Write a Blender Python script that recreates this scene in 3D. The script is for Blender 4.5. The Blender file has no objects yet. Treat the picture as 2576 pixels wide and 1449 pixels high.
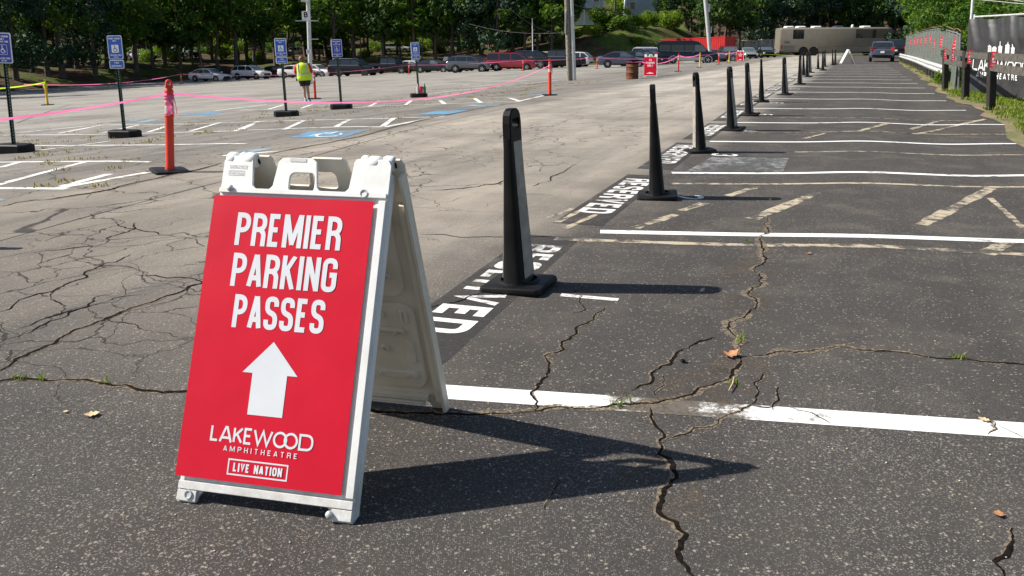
import bpy, bmesh, math, random
from mathutils import Vector, Matrix
from mathutils.geometry import tessellate_polygon
import numpy as np
R = math.radians
sc = bpy.context.scene
COL = sc.collection

# ------------------------------------------------------------------ camera, sky, sun
F, PX, PY, CAMH = 2150.0, 1288.0, 600.0, 1.42
TH = math.atan((PY - 114.5) / F)
ROLL = R(0.2)
cam_d = bpy.data.cameras.new('camera')
cam = bpy.data.objects.new('camera', cam_d)
COL.objects.link(cam)
cam_d.sensor_width = 36; cam_d.lens = 36 * F / 2576
cam_d.shift_y = -(724.5 - PY) / 2576
cam_d.clip_end = 2000; cam_d.clip_start = 0.05
cam.matrix_world = (Matrix.Translation((0, 0, CAMH)) @ Matrix.Rotation(R(90) - TH, 4, 'X')
                    @ Matrix.Rotation(-ROLL, 4, 'Z'))
sc.camera = cam

SUN_EL = 41.0
w = bpy.data.worlds.new('World'); sc.world = w; w.use_nodes = True
nt = w.node_tree; nt.nodes.clear()
sky = nt.nodes.new('ShaderNodeTexSky'); sky.sky_type = 'NISHITA'; sky.sun_disc = False
sky.sun_elevation = R(SUN_EL); sky.sun_rotation = R(270)
bg = nt.nodes.new('ShaderNodeBackground'); bg.inputs[1].default_value = 0.070
wo = nt.nodes.new('ShaderNodeOutputWorld')
nt.links.new(sky.outputs[0], bg.inputs[0]); nt.links.new(bg.outputs[0], wo.inputs[0])
sd = bpy.data.lights.new('sun', 'SUN'); sd.energy = 4.9; sd.angle = R(0.5); sd.color = (1.0, 0.94, 0.85)
so = bpy.data.objects.new('sun', sd); COL.objects.link(so)
so.rotation_euler = (0, -R(90 - SUN_EL), R(-4.5)); so.location = (-20, 0, 30)
sc.view_settings.view_transform = 'Standard'; sc.view_settings.look = 'None'
sc.view_settings.exposure = 0.75; sc.view_settings.gamma = 1

# ------------------------------------------------------------------ terrain
KV = [-100, 2, 7, 10, 13.4, 20, 30, 50, 68, 110]
KZ = [0, 0, -.06, -.25, -.46, -.64, -1.0, -1.82, -2.5, -3.3]
vv = np.arange(-120, 130, .25)
zz = np.interp(vv, KV, KZ)
k_ = np.exp(-np.linspace(-2.2, 2.2, 13) ** 2); k_ /= k_.sum()
zz = np.convolve(np.pad(zz, 6, mode='edge'), k_, 'valid')
def vcoord(X, Y): return -.928 * X + .373 * (Y - 4.9)
def tzn(X, Y):
    v = vcoord(X, Y)
    bump = .022 * np.exp(-((v + 1.9) / .55) ** 2) - .016 * np.exp(-((v + 3.1) / .5) ** 2)
    bump = bump * np.clip((Y - 4) / 6, 0, 1) * np.clip((34 - Y) / 16, .25, 1)
    return np.interp(v, vv, zz) + bump
def tz(X, Y): return float(tzn(X, Y))
def ray(x, y):
    u = (x - PX) / F; v = -(y - PY) / F
    c, s = math.cos(ROLL), math.sin(ROLL)
    u, v = u * c + v * s, -u * s + v * c
    return Vector((u, math.cos(TH) + v * math.sin(TH), -math.sin(TH) + v * math.cos(TH)))
_ts = np.concatenate([np.linspace(1.5, 12, 2100), np.linspace(12, 320, 12000)])
def P(x, y, dz=0.0):
    """point on the ground seen at a position of the photograph (2576 px wide)"""
    r = ray(x, y)
    X, Y, Z = r.x * _ts, r.y * _ts, CAMH + r.z * _ts
    g = tzn(X, Y); b = Z < g
    i = int(np.argmax(b)) if b.any() else len(_ts) - 1
    return Vector((X[i], Y[i], g[i] + dz))
def atY(x, y, Y):
    r = ray(x, y); t = Y / r.y
    return Vector((r.x * t, Y, CAMH + r.z * t))
def gX(x, Y):
    """ground point at depth Y below image column x"""
    p = atY(x, 115, Y); return Vector((p.x, Y, tz(p.x, Y)))
def htop(p, x, y):
    r = ray(x, y); D = math.hypot(p[0], p[1]); t = D / math.hypot(r.x, r.y)
    return CAMH + r.z * t - p[2]

# ------------------------------------------------------------------ materials
MATS = {}
def nodes_of(name):
    m = bpy.data.materials.new(name); m.use_nodes = True
    n = m.node_tree; b = n.nodes['Principled BSDF']
    return m, n, b
def N(n, t, **kw):
    x = n.nodes.new(t)
    for k, v in kw.items():
        if k in ('operation', 'blend_type', 'data_type', 'feature', 'noise_dimensions', 'distance', 'interpolation_type'): setattr(x, k, v)
        elif k.startswith('i'): x.inputs[int(k[1:])].default_value = v
    return x
def mix(n, fac, a, b, bt='MIX'):
    x = n.nodes.new('ShaderNodeMix'); x.data_type = 'RGBA'; x.blend_type = bt
    for s, val in ((0, fac), (6, a), (7, b)):
        if hasattr(val, 'is_linked') or hasattr(val, 'links'): n.links.new(val, x.inputs[s])
        else: x.inputs[s].default_value = val if s == 0 else (*val[:3], 1)
    return x.outputs[2]
def ramp(n, src, a, b, va=0.0, vb=1.0):
    x = n.nodes.new('ShaderNodeMapRange'); n.links.new(src, x.inputs[0])
    for i, v in enumerate((a, b, va, vb)): x.inputs[i + 1].default_value = v
    x.clamp = True
    return x.outputs[0]
def math_(n, op, a, b=None):
    x = n.nodes.new('ShaderNodeMath'); x.operation = op
    for i, val in enumerate((a, b)):
        if val is None: continue
        if hasattr(val, 'links'): n.links.new(val, x.inputs[i])
        else: x.inputs[i].default_value = val
    return x.outputs[0]
def noise(n, scale, detail=4, rough=.55, vec=None, obj=True):
    x = n.nodes.new('ShaderNodeTexNoise'); x.inputs['Scale'].default_value = scale
    x.inputs['Detail'].default_value = detail; x.inputs['Roughness'].default_value = rough
    if vec is None:
        t = n.nodes.new('ShaderNodeTexCoord'); vec = t.outputs['Object']
    n.links.new(vec, x.inputs['Vector'])
    return x.outputs[0]
def bump(n, b, src, strength, dist=.01):
    x = n.nodes.new('ShaderNodeBump'); x.inputs['Strength'].default_value = strength
    x.inputs['Distance'].default_value = dist
    n.links.new(src, x.inputs['Height']); n.links.new(x.outputs[0], b.inputs['Normal'])
def mat(name, c, rough=.6, metal=0.0, c2=None, scale=6, lo=.4, hi=.62, bmp=0, bscale=40, coat=0, spec=.5, detail=5):
    if name in MATS: return MATS[name]
    m, n, b = nodes_of(name)
    b.inputs['Roughness'].default_value = rough; b.inputs['Metallic'].default_value = metal
    b.inputs['Specular IOR Level'].default_value = spec
    if coat: b.inputs['Coat Weight'].default_value = coat; b.inputs['Coat Roughness'].default_value = .06
    if c2 is None: c2 = tuple(x * .82 for x in c)
    ns = noise(n, scale, detail)
    n.links.new(mix(n, ramp(n, ns, lo, hi), c, c2), b.inputs['Base Color'])
    if bmp: bump(n, b, noise(n, bscale, 3), bmp)
    MATS[name] = m
    return m
def leafmat(name, c1, c2, c3, trans=.35):
    if name in MATS: return MATS[name]
    m, n, b = nodes_of(name); n.nodes.remove(b)
    g = n.nodes.new('ShaderNodeNewGeometry')
    rnd = g.outputs['Random Per Island']
    a = mix(n, ramp(n, rnd, 0, .6), c1, c2)
    a = mix(n, ramp(n, rnd, .72, 1.0), a, c3)
    ns = noise(n, .5, 2)
    a = mix(n, ramp(n, ns, .4, .65), a, c1)
    d = n.nodes.new('ShaderNodeBsdfPrincipled'); d.inputs['Roughness'].default_value = .55
    d.inputs['Specular IOR Level'].default_value = .25
    t = n.nodes.new('ShaderNodeBsdfTranslucent')
    n.links.new(a, d.inputs['Base Color'])
    n.links.new(mix(n, 1.0, a, (1.15, 1.25, .6), 'MULTIPLY'), t.inputs[0])
    mx = n.nodes.new('ShaderNodeMixShader'); mx.inputs[0].default_value = trans
    n.links.new(d.outputs[0], mx.inputs[1]); n.links.new(t.outputs[0], mx.inputs[2])
    n.links.new(mx.outputs[0], n.nodes['Material Output'].inputs[0])
    MATS[name] = m
    return m
def aggregate(n, pos, scale, lo=.70, hi=.9):
    """random light stones: per-cell value thresholded"""
    v = n.nodes.new('ShaderNodeTexVoronoi'); v.inputs['Scale'].default_value = scale
    n.links.new(pos, v.inputs['Vector'])
    sep = n.nodes.new('ShaderNodeSeparateColor'); n.links.new(v.outputs['Color'], sep.inputs[0])
    core = ramp(n, v.outputs['Distance'], .62, .34)
    return math_(n, 'MULTIPLY', ramp(n, sep.outputs[0], lo, hi), core), sep.outputs[1]
def asphalt():
    m, n, b = nodes_of('asphalt')
    g = n.nodes.new('ShaderNodeNewGeometry'); pos = g.outputs['Position']
    sx = n.nodes.new('ShaderNodeSeparateXYZ'); n.links.new(pos, sx.inputs[0])
    v = math_(n, 'ADD', math_(n, 'MULTIPLY', sx.outputs[0], -.928), math_(n, 'MULTIPLY', sx.outputs[1], .373))
    v = math_(n, 'ADD', v, -.373 * 4.9)
    wob = math_(n, 'MULTIPLY', math_(n, 'ADD', noise(n, .7, 4, .6, pos), -.5), 1.6)
    vw = math_(n, 'ADD', v, wob)
    # streaks running along the lane
    rot = n.nodes.new('ShaderNodeMapping'); rot.inputs['Rotation'].default_value = (0, 0, R(21.9)); n.links.new(pos, rot.inputs[0])
    st = n.nodes.new('ShaderNodeMapping'); st.inputs['Scale'].default_value = (1.6, .16, 1); n.links.new(rot.outputs[0], st.inputs[0])
    streak = noise(n, 1.0, 5, .6, st.outputs[0])
    # sealed stalls (v<0) dark, lane tan-grey, accessible bays mid grey, far lot lighter
    lane = math_(n, 'MULTIPLY', ramp(n, vw, -.1, .9), ramp(n, vw, 7.6, 5.8))
    near = ramp(n, math_(n, 'ADD', sx.outputs[1], math_(n, 'MULTIPLY', sx.outputs[0], .5)), 2.3, 6.2)
    near = math_(n, 'POWER', near, .8)
    lanem = math_(n, 'MULTIPLY', lane, near)
    bays = math_(n, 'MULTIPLY', ramp(n, vw, 5.8, 7.4), 1.0)
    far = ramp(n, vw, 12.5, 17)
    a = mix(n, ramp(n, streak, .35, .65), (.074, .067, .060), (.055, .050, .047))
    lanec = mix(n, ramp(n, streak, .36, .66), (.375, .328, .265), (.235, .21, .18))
    lanec = mix(n, ramp(n, sx.outputs[1], 7, 32), lanec, mix(n, ramp(n, streak, .36, .66), (.52, .475, .405), (.37, .34, .295)))  # extra brightness of the lane far off is painted into its colour
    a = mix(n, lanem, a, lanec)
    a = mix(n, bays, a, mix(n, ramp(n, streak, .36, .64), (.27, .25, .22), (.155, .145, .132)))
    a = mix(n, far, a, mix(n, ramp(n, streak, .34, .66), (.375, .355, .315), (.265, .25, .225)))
    # the lane opens to the far right too
    # broad blotches
    bl = noise(n, .33, 5, .62, pos)
    a = mix(n, ramp(n, bl, .46, .70, 0, .55), a, (.075, .068, .062))
    bl2 = noise(n, 1.9, 6, .65, pos)
    a = mix(n, ramp(n, bl2, .50, .78, 0, .5), a, mix(n, near, (.085, .078, .07), (.20, .175, .14)))
    fine = noise(n, 85, 6, .75, pos)
    a = mix(n, ramp(n, fine, .34, .66, 0, .80), a, mix(n, .5, a, (0, 0, 0)))
    agg, tint = aggregate(n, pos, 175, .58, .84)
    agg2, _ = aggregate(n, pos, 92, .90, .97)
    patch = ramp(n, noise(n, 1.1, 4, .6, pos), .34, .62, .35, 1)
    smooth_ = math_(n, 'MULTIPLY', ramp(n, vw, .4, -.3), ramp(n, sx.outputs[1], 3.0, 4.0))
    patch = math_(n, 'MULTIPLY', patch, math_(n, 'SUBTRACT', 1.0, math_(n, 'MULTIPLY', smooth_, .62)))
    stone = mix(n, tint, (.42, .36, .29), (.36, .37, .38))
    a = mix(n, math_(n, 'MULTIPLY', math_(n, 'MULTIPLY', agg, patch), .50), a, stone)
    a = mix(n, math_(n, 'MULTIPLY', agg2, .42), a, (.52, .45, .36))
    # fine crazing of the old lane
    dis = n.nodes.new('ShaderNodeVectorMath'); dis.operation = 'MULTIPLY_ADD'
    nn = n.nodes.new('ShaderNodeTexNoise'); nn.inputs['Scale'].default_value = 1.4; nn.inputs['Detail'].default_value = 5
    n.links.new(pos, nn.inputs['Vector'])
    n.links.new(nn.outputs['Color'], dis.inputs[0]); dis.inputs[1].default_value = (.9, .9, 0); n.links.new(pos, dis.inputs[2])
    crk = None
    for s, wd, lim in ((.85, .0085, .41), (2.0, .011, .47)):
        vo = n.nodes.new('ShaderNodeTexVoronoi'); vo.feature = 'DISTANCE_TO_EDGE'; vo.inputs['Scale'].default_value = s
        n.links.new(dis.outputs[0], vo.inputs['Vector'])
        c = ramp(n, vo.outputs[0], wd, wd * .35)
        gate = ramp(n, noise(n, .45 if s < 1 else .6, 3, .5, pos), lim, lim + .06)
        c = math_(n, 'MULTIPLY', c, gate)
        crk = c if crk is None else math_(n, 'MAXIMUM', crk, c)
    crk = math_(n, 'MULTIPLY', crk, ramp(n, v, .6, 1.6))
    crk = math_(n, 'MULTIPLY', crk, ramp(n, sx.outputs[1], 40, 14))
    a = mix(n, math_(n, 'MULTIPLY', crk, .85), a, (.018, .016, .014))
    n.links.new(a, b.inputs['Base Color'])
    b.inputs['Roughness'].default_value = .88; b.inputs['Specular IOR Level'].default_value = .22
    h = math_(n, 'ADD', math_(n, 'MULTIPLY', fine, .6), math_(n, 'MULTIPLY', agg, .5))
    h = math_(n, 'SUBTRACT', h, math_(n, 'MULTIPLY', crk, 1.5))
    bump(n, b, h, .55, .006)
    return m
def paint(name, c, wear_lo, wear_hi, under=(.06, .057, .055), sc2=7, spot=None):
    if name in MATS: return MATS[name]
    m, n, b = nodes_of(name)
    g = n.nodes.new('ShaderNodeNewGeometry'); pos = g.outputs['Position']
    agg, _ = aggregate(n, pos, 150, .60, .8)
    nz = noise(n, sc2, 7, .7, pos); big = noise(n, 1.3, 3, .5, pos)
    wv = math_(n, 'ADD', nz, math_(n, 'MULTIPLY', math_(n, 'ADD', big, -.5), .5))
    if spot:
        vd = n.nodes.new('ShaderNodeVectorMath'); vd.operation = 'DISTANCE'; n.links.new(pos, vd.inputs[0]); vd.inputs[1].default_value = (spot[0], spot[1], 0)
        wv = math_(n, 'ADD', wv, ramp(n, vd.outputs['Value'], spot[2], spot[2] * .25, 0, .24)); under = (.12, .105, .088)
    a = mix(n, ramp(n, noise(n, 30, 3, .6, pos), .35, .7, 0, .35), c, tuple(x * .72 for x in c))
    a = mix(n, ramp(n, wv, wear_lo, wear_hi), a, under)
    a = mix(n, math_(n, 'MULTIPLY', agg, .35), a, under)
    n.links.new(a, b.inputs['Base Color']); b.inputs['Roughness'].default_value = .75
    b.inputs['Specular IOR Level'].default_value = .25
    bump(n, b, noise(n, 60, 4, .7, pos), .35, .004)
    MATS[name] = m
    return m

def grimy():
    m, n, b = nodes_of('white_plastic'); b.inputs['Roughness'].default_value = .48; b.inputs['Specular IOR Level'].default_value = .35
    a = mix(n, ramp(n, noise(n, 7, 6, .65), .45, .75), (.79, .79, .77), (.70, .69, .64))
    a = mix(n, ramp(n, noise(n, 48, 5, .75), .62, .74, 0, .45), a, (.40, .37, .31))
    t = n.nodes.new('ShaderNodeTexCoord').outputs['Object']; sx = n.nodes.new('ShaderNodeSeparateXYZ'); n.links.new(t, sx.inputs[0])
    a = mix(n, math_(n, 'MULTIPLY', ramp(n, sx.outputs[2], .16, .0), ramp(n, noise(n, 16, 5, .7), .35, .65, .1, .8)), a, (.34, .31, .26))
    n.links.new(a, b.inputs['Base Color']); bump(n, b, noise(n, 70, 4, .7), .12, .004)
    MATS['white_plastic'] = m
    return m
WHITE = grimy()
BOUNCE_CREAM = mat('warm_bounce_plastic', (.74, .67, .55), .5, c2=(.64, .57, .45), scale=5, bmp=.08, bscale=90)  # white plastic in shade, warm ground bounce put into its colour
REDP = mat('red_poster', (.64, .008, .030), .45, c2=(.58, .006, .026), scale=3, bmp=.05, bscale=12, spec=.22)
def posterize(nm, c, dirt):
    m, n, b = nodes_of(nm); b.inputs['Roughness'].default_value = .42; b.inputs['Specular IOR Level'].default_value = .25
    t = n.nodes.new('ShaderNodeTexCoord').outputs['Object']
    a = mix(n, ramp(n, noise(n, 5, 5, .6), .35, .7, 0, .5), c, tuple(x * .86 for x in c))
    mp = n.nodes.new('ShaderNodeMapping'); mp.inputs['Scale'].default_value = (60, 4, 9); mp.inputs['Rotation'].default_value = (0, .5, .3); n.links.new(t, mp.inputs[0])
    a = mix(n, ramp(n, noise(n, 1.0, 4, .6, mp.outputs[0]), .70, .78, 0, .35), a, dirt)
    a = mix(n, ramp(n, noise(n, 130, 3, .7), .68, .76, 0, .30), a, dirt)
    n.links.new(a, b.inputs['Base Color'])
    wv = n.nodes.new('ShaderNodeTexWave'); wv.inputs['Scale'].default_value = 42; wv.bands_direction = 'X'; n.links.new(t, wv.inputs['Vector'])
    big = noise(n, 3.2, 2, .5)
    bump(n, b, math_(n, 'ADD', math_(n, 'MULTIPLY', wv.outputs[0], .035), math_(n, 'MULTIPLY', big, 3.0)), .5, .004)
    return m
REDP = posterize('red_poster_print', (.60, .006, .026), (.42, .12, .10))
PRINT = posterize('white_poster_print', (.70, .72, .75), (.58, .56, .54))
BLK = mat('black_rubber', (.006, .006, .007), .55, c2=(.013, .012, .012), scale=8, bmp=.1, bscale=60, spec=.2)
BLK2 = mat('black_plastic', (.004, .004, .005), .5, c2=(.008, .008, .008), scale=4, bmp=.05, bscale=50, spec=.16)
CPANEL = mat('worn_grey_tape', (.34, .31, .265), .5, c2=(.22, .20, .175), scale=12)
ORANGE = mat('orange_plastic', (.66, .036, .010), .42, c2=(.56, .028, .009), scale=4)
REFL = mat('reflective_tape', (.55, .54, .50), .35, c2=(.40, .38, .33), scale=14)
YEL = mat('yellow_plastic', (.80, .48, .01), .45, c2=(.68, .38, .01))
def tapemat(name, c):
    m, n, b = nodes_of(name); b.inputs['Roughness'].default_value = .45; b.inputs['Base Color'].default_value = (*c, 1)
    t = n.nodes.new('ShaderNodeBsdfTranslucent'); t.inputs[0].default_value = (*c, 1)
    mx = n.nodes.new('ShaderNodeMixShader'); mx.inputs[0].default_value = .5
    n.links.new(b.outputs[0], mx.inputs[1]); n.links.new(t.outputs[0], mx.inputs[2]); n.links.new(mx.outputs[0], n.nodes['Material Output'].inputs[0])
    return m
PINK = tapemat('pink_tape', (.86, .20, .42))
LIME = tapemat('lime_tape', (.62, .88, .05))
BLUE = mat('sign_blue', (.008, .03, .30), .4, c2=(.010, .036, .34))
BLUE2 = mat('pale_blue_sign', (.012, .10, .48), .4)
SWHITE = mat('sign_white', (.78, .79, .80), .4)
GREENP = mat('green_post', (.016, .045, .032), .5, metal=.3)
ALU = mat('dull_metal', (.45, .46, .47), .45, metal=.7, c2=(.36, .36, .36))
TIMBER = mat('dark_timber', (.010, .008, .007), .8, c2=(.022, .017, .014), scale=9, bmp=.5, bscale=25)
TIMBERG = mat('grey_timber', (.10, .09, .075), .85, c2=(.045, .04, .034), scale=10, bmp=.5, bscale=25)
POLEW = mat('pole_wood', (.25, .23, .18), .85, c2=(.14, .125, .095), scale=9, bmp=.4, bscale=20)
GALV = mat('galvanised', (.62, .62, .61), .5, metal=.35, c2=(.5, .5, .49), scale=7)
TYRE = mat('tyre', (.014, .014, .014), .75)
RIM = mat('alloy', (.55, .56, .58), .3, metal=.8)
RIMD = mat('dark_alloy', (.06, .06, .065), .35, metal=.7)
GLASS = mat('dark_glass', (.012, .015, .018), .06, spec=.8, c2=(.016, .02, .024))
GLASSL = mat('pale_glass', (.10, .125, .14), .06, spec=.9, c2=(.06, .08, .09))
CHROME = mat('chrome', (.7, .7, .7), .15, metal=1)
LAMPW = mat('headlamp', (.7, .72, .74), .15, spec=.8)
LAMPR = mat('tail_lamp', (.45, .012, .012), .25)
AMBER = mat('amber_lamp', (.75, .20, .02), .3)
SKIN = mat('skin', (.45, .26, .18), .6, c2=(.40, .22, .15))
CRACK = mat('crack_dark', (.006, .005, .0045), .98, c2=(.016, .012, .009), scale=40, spec=.05)
DUST = mat('crack_dust', (.13, .112, .09), .95, c2=(.062, .057, .052), scale=30)
def sealmat():
    m, n, b = nodes_of('fresh_seal'); g = n.nodes.new('ShaderNodeNewGeometry'); pos = g.outputs['Position']
    b.inputs['Roughness'].default_value = .85; b.inputs['Specular IOR Level'].default_value = .25
    n.links.new(mix(n, ramp(n, noise(n, 60, 4, .7, pos), .35, .7), (.034, .033, .034), (.062, .059, .057)), b.inputs['Base Color'])
    n.links.new(ramp(n, math_(n, 'ADD', noise(n, 3.5, 6, .7, pos), math_(n, 'MULTIPLY', noise(n, 40, 3, .7, pos), .35)), .42, .70, .05, .65), b.inputs['Alpha'])
    bump(n, b, noise(n, 90, 4, .7, pos), .4, .004)
    return m
DPATCH = sealmat()
def dusty():
    m, n, b = nodes_of('crack_dust_loose')
    g = n.nodes.new('ShaderNodeNewGeometry'); pos = g.outputs['Position']
    b.inputs['Roughness'].default_value = .95; b.inputs['Specular IOR Level'].default_value = .1
    n.links.new(mix(n, ramp(n, noise(n, 60, 4, .7, pos), .4, .65), (.24, .19, .135), (.10, .085, .068)), b.inputs['Base Color'])
    n.links.new(ramp(n, noise(n, 45, 5, .75, pos), .40, .54), b.inputs['Alpha'])
    return m
DUST = dusty()
WPAINT = paint('white_paint', (.80, .80, .78), .57, .72)
SPAINT = paint('stencil_paint', (.74, .73, .70), .50, .66, (.07, .065, .06), 10)
WPAINT2 = paint('worn_white_paint', (.72, .71, .67), .50, .68, (.13, .12, .105))
TAN = paint('faded_cream_paint', (.46, .39, .28), .45, .58, (.075, .068, .06), 9)
BPAINT = paint('faded_blue_paint', (.09, .30, .50), .42, .62, (.16, .15, .135), 5)
BRICKT = paint('pale_blue_paint_worn', (.24, .38, .48), .40, .56, (.14, .13, .115), 5)

# ------------------------------------------------------------------ mesh helpers
class MB:
    def __init__(s): s.v = []; s.f = []; s.m = None
    def add(s, vs, fs):
        o = len(s.v); s.v += [tuple(Vector(p)) for p in vs]; s.f += [tuple(i + o for i in f) for f in fs]
    def box(s, c, d, rot=None):
        x, y, z = d[0] / 2, d[1] / 2, d[2] / 2
        vs = [Vector((i * x, j * y, k * z)) for k in (-1, 1) for j in (-1, 1) for i in (-1, 1)]
        if rot is not None: vs = [rot @ p for p in vs]
        s.add([p + Vector(c) for p in vs], [(0, 2, 3, 1), (4, 5, 7, 6), (0, 1, 5, 4), (2, 6, 7, 3), (0, 4, 6, 2), (1, 3, 7, 5)])
    def loft(s, rings, cap=True, closed=True):
        n = len(rings[0]); o = len(s.v); vs = [p for r in rings for p in r]; fs = []
        for i in range(len(rings) - 1):
            for j in range(n if closed else n - 1):
                a, b = i * n + j, i * n + (j + 1) % n
                fs.append((a, b, b + n, a + n))
        if cap and closed:
            fs.append(tuple(reversed(range(n)))); fs.append(tuple((len(rings) - 1) * n + j for j in range(n)))
        s.add(vs, fs)
    def tube(s, pts, rad, n=8, cap=True):
        pts = [Vector(p) for p in pts]
        if not hasattr(rad, '__len__'): rad = [rad] * len(pts)
        rings = []; up = None
        for i, p in enumerate(pts):
            d = (pts[min(i + 1, len(pts) - 1)] - pts[max(i - 1, 0)]).normalized()
            if up is None:
                a = Vector((0, 0, 1)) if abs(d.z) < .9 else Vector((1, 0, 0))
                up = d.cross(a).normalized()
            up = (up - d * up.dot(d)).normalized(); q = d.cross(up)
            rings.append([p + (up * math.cos(2 * math.pi * k / n) + q * math.sin(2 * math.pi * k / n)) * rad[i] for k in range(n)])
        s.loft(rings, cap)
    def lathe(s, prof, n=20, c=(0, 0, 0), axis='z'):
        rings = []
        for r, z in prof:
            ring = []
            for k in range(n):
                a = 2 * math.pi * k / n
                p = Vector((r * math.cos(a), r * math.sin(a), z))
                if axis == 'y': p = Vector((p.x, p.z, p.y))
                elif axis == 'x': p = Vector((p.z, p.x, p.y))
                ring.append(p + Vector(c))
            rings.append(ring)
        s.loft(rings)
    def poly(s, pts): s.add(pts, [tuple(range(len(pts)))])
    def plate(s, outline, holes=(), d=.01, M=None):
        """flat outline with holes in local x,y ; extruded from z=0 to z=-d ; M maps to 3-D"""
        loops = [[Vector((p[0], p[1], 0)) for p in L] for L in [outline] + list(holes)]
        allp = [p for L in loops for p in L]
        tris = tessellate_polygon(loops)
        n = len(allp); vs = allp + [p - Vector((0, 0, d)) for p in allp]; fs = []
        for t in tris:
            a, b, c = (allp[i] for i in t)
            up = (b - a).cross(c - a).z > 0
            t = tuple(t) if up else tuple(reversed(t))
            fs.append(t); fs.append(tuple(i + n for i in reversed(t)))
        o = 0
        for L in loops:
            k = len(L)
            for i in range(k):
                a, b = o + i, o + (i + 1) % k
                fs.append((a, a + n, b + n, b))
            o += k
        if M is not None: vs = [M @ p for p in vs]
        s.add(vs, fs)
    def build(s, name, m, parent=None, smooth=False, bevel=0, seg=2, fixn=True):
        me = bpy.data.meshes.new(name); me.from_pydata(s.v, [], s.f); me.update()
        if fixn or bevel:
            bm = bmesh.new(); bm.from_mesh(me)
            if fixn: bmesh.ops.recalc_face_normals(bm, faces=bm.faces)
            if bevel:
                es = [e for e in bm.edges if len(e.link_faces) == 2 and e.calc_face_angle(0) > R(35)]
                bmesh.ops.bevel(bm, geom=es, offset=bevel, segments=seg, affect='EDGES', clamp_overlap=True)
            bm.to_mesh(me); bm.free()
        if smooth:
            for p in me.polygons: p.use_smooth = True
        if smooth == 'auto':
            me.set_sharp_from_angle(angle=R(40))
        me.materials.append(m)
        o = bpy.data.objects.new(name, me); COL.objects.link(o)
        if parent is not None: o.parent = parent
        return o
def tag(o, label=None, cat=None, group=None, kind=None):
    if label: o['label'] = label
    if cat: o['category'] = cat
    if group: o['group'] = group
    if kind: o['kind'] = kind
    return o
def thing(name, label, cat, loc=(0, 0, 0), rz=0, group=None):
    o = bpy.data.objects.new(name, None); COL.objects.link(o)
    o.empty_display_size = .2
    o.location = loc; o.rotation_euler = (0, 0, rz)
    return tag(o, label, cat, group)
def struct(o): o['kind'] = 'structure'; return o
def copy_tree(o, parent=None):
    c = o.copy(); COL.objects.link(c)
    if parent is not None: c.parent = parent
    for ch in list(o.children): copy_tree(ch, c)
    return c
def rrect(w, h, r, cx=0, cy=0, k=4):
    pts = []
    for sx, sy, a0 in ((1, 1, 0), (-1, 1, 90), (-1, -1, 180), (1, -1, 270)):
        for i in range(k + 1):
            a = R(a0 + 90 * i / k)
            pts.append((cx + sx * (w / 2 - r) + r * math.cos(a), cy + sy * (h / 2 - r) + r * math.sin(a)))
    return pts
def circ(r, cx=0, cy=0, n=16): return [(cx + r * math.cos(2 * math.pi * k / n), cy + r * math.sin(2 * math.pi * k / n)) for k in range(n)]

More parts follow.
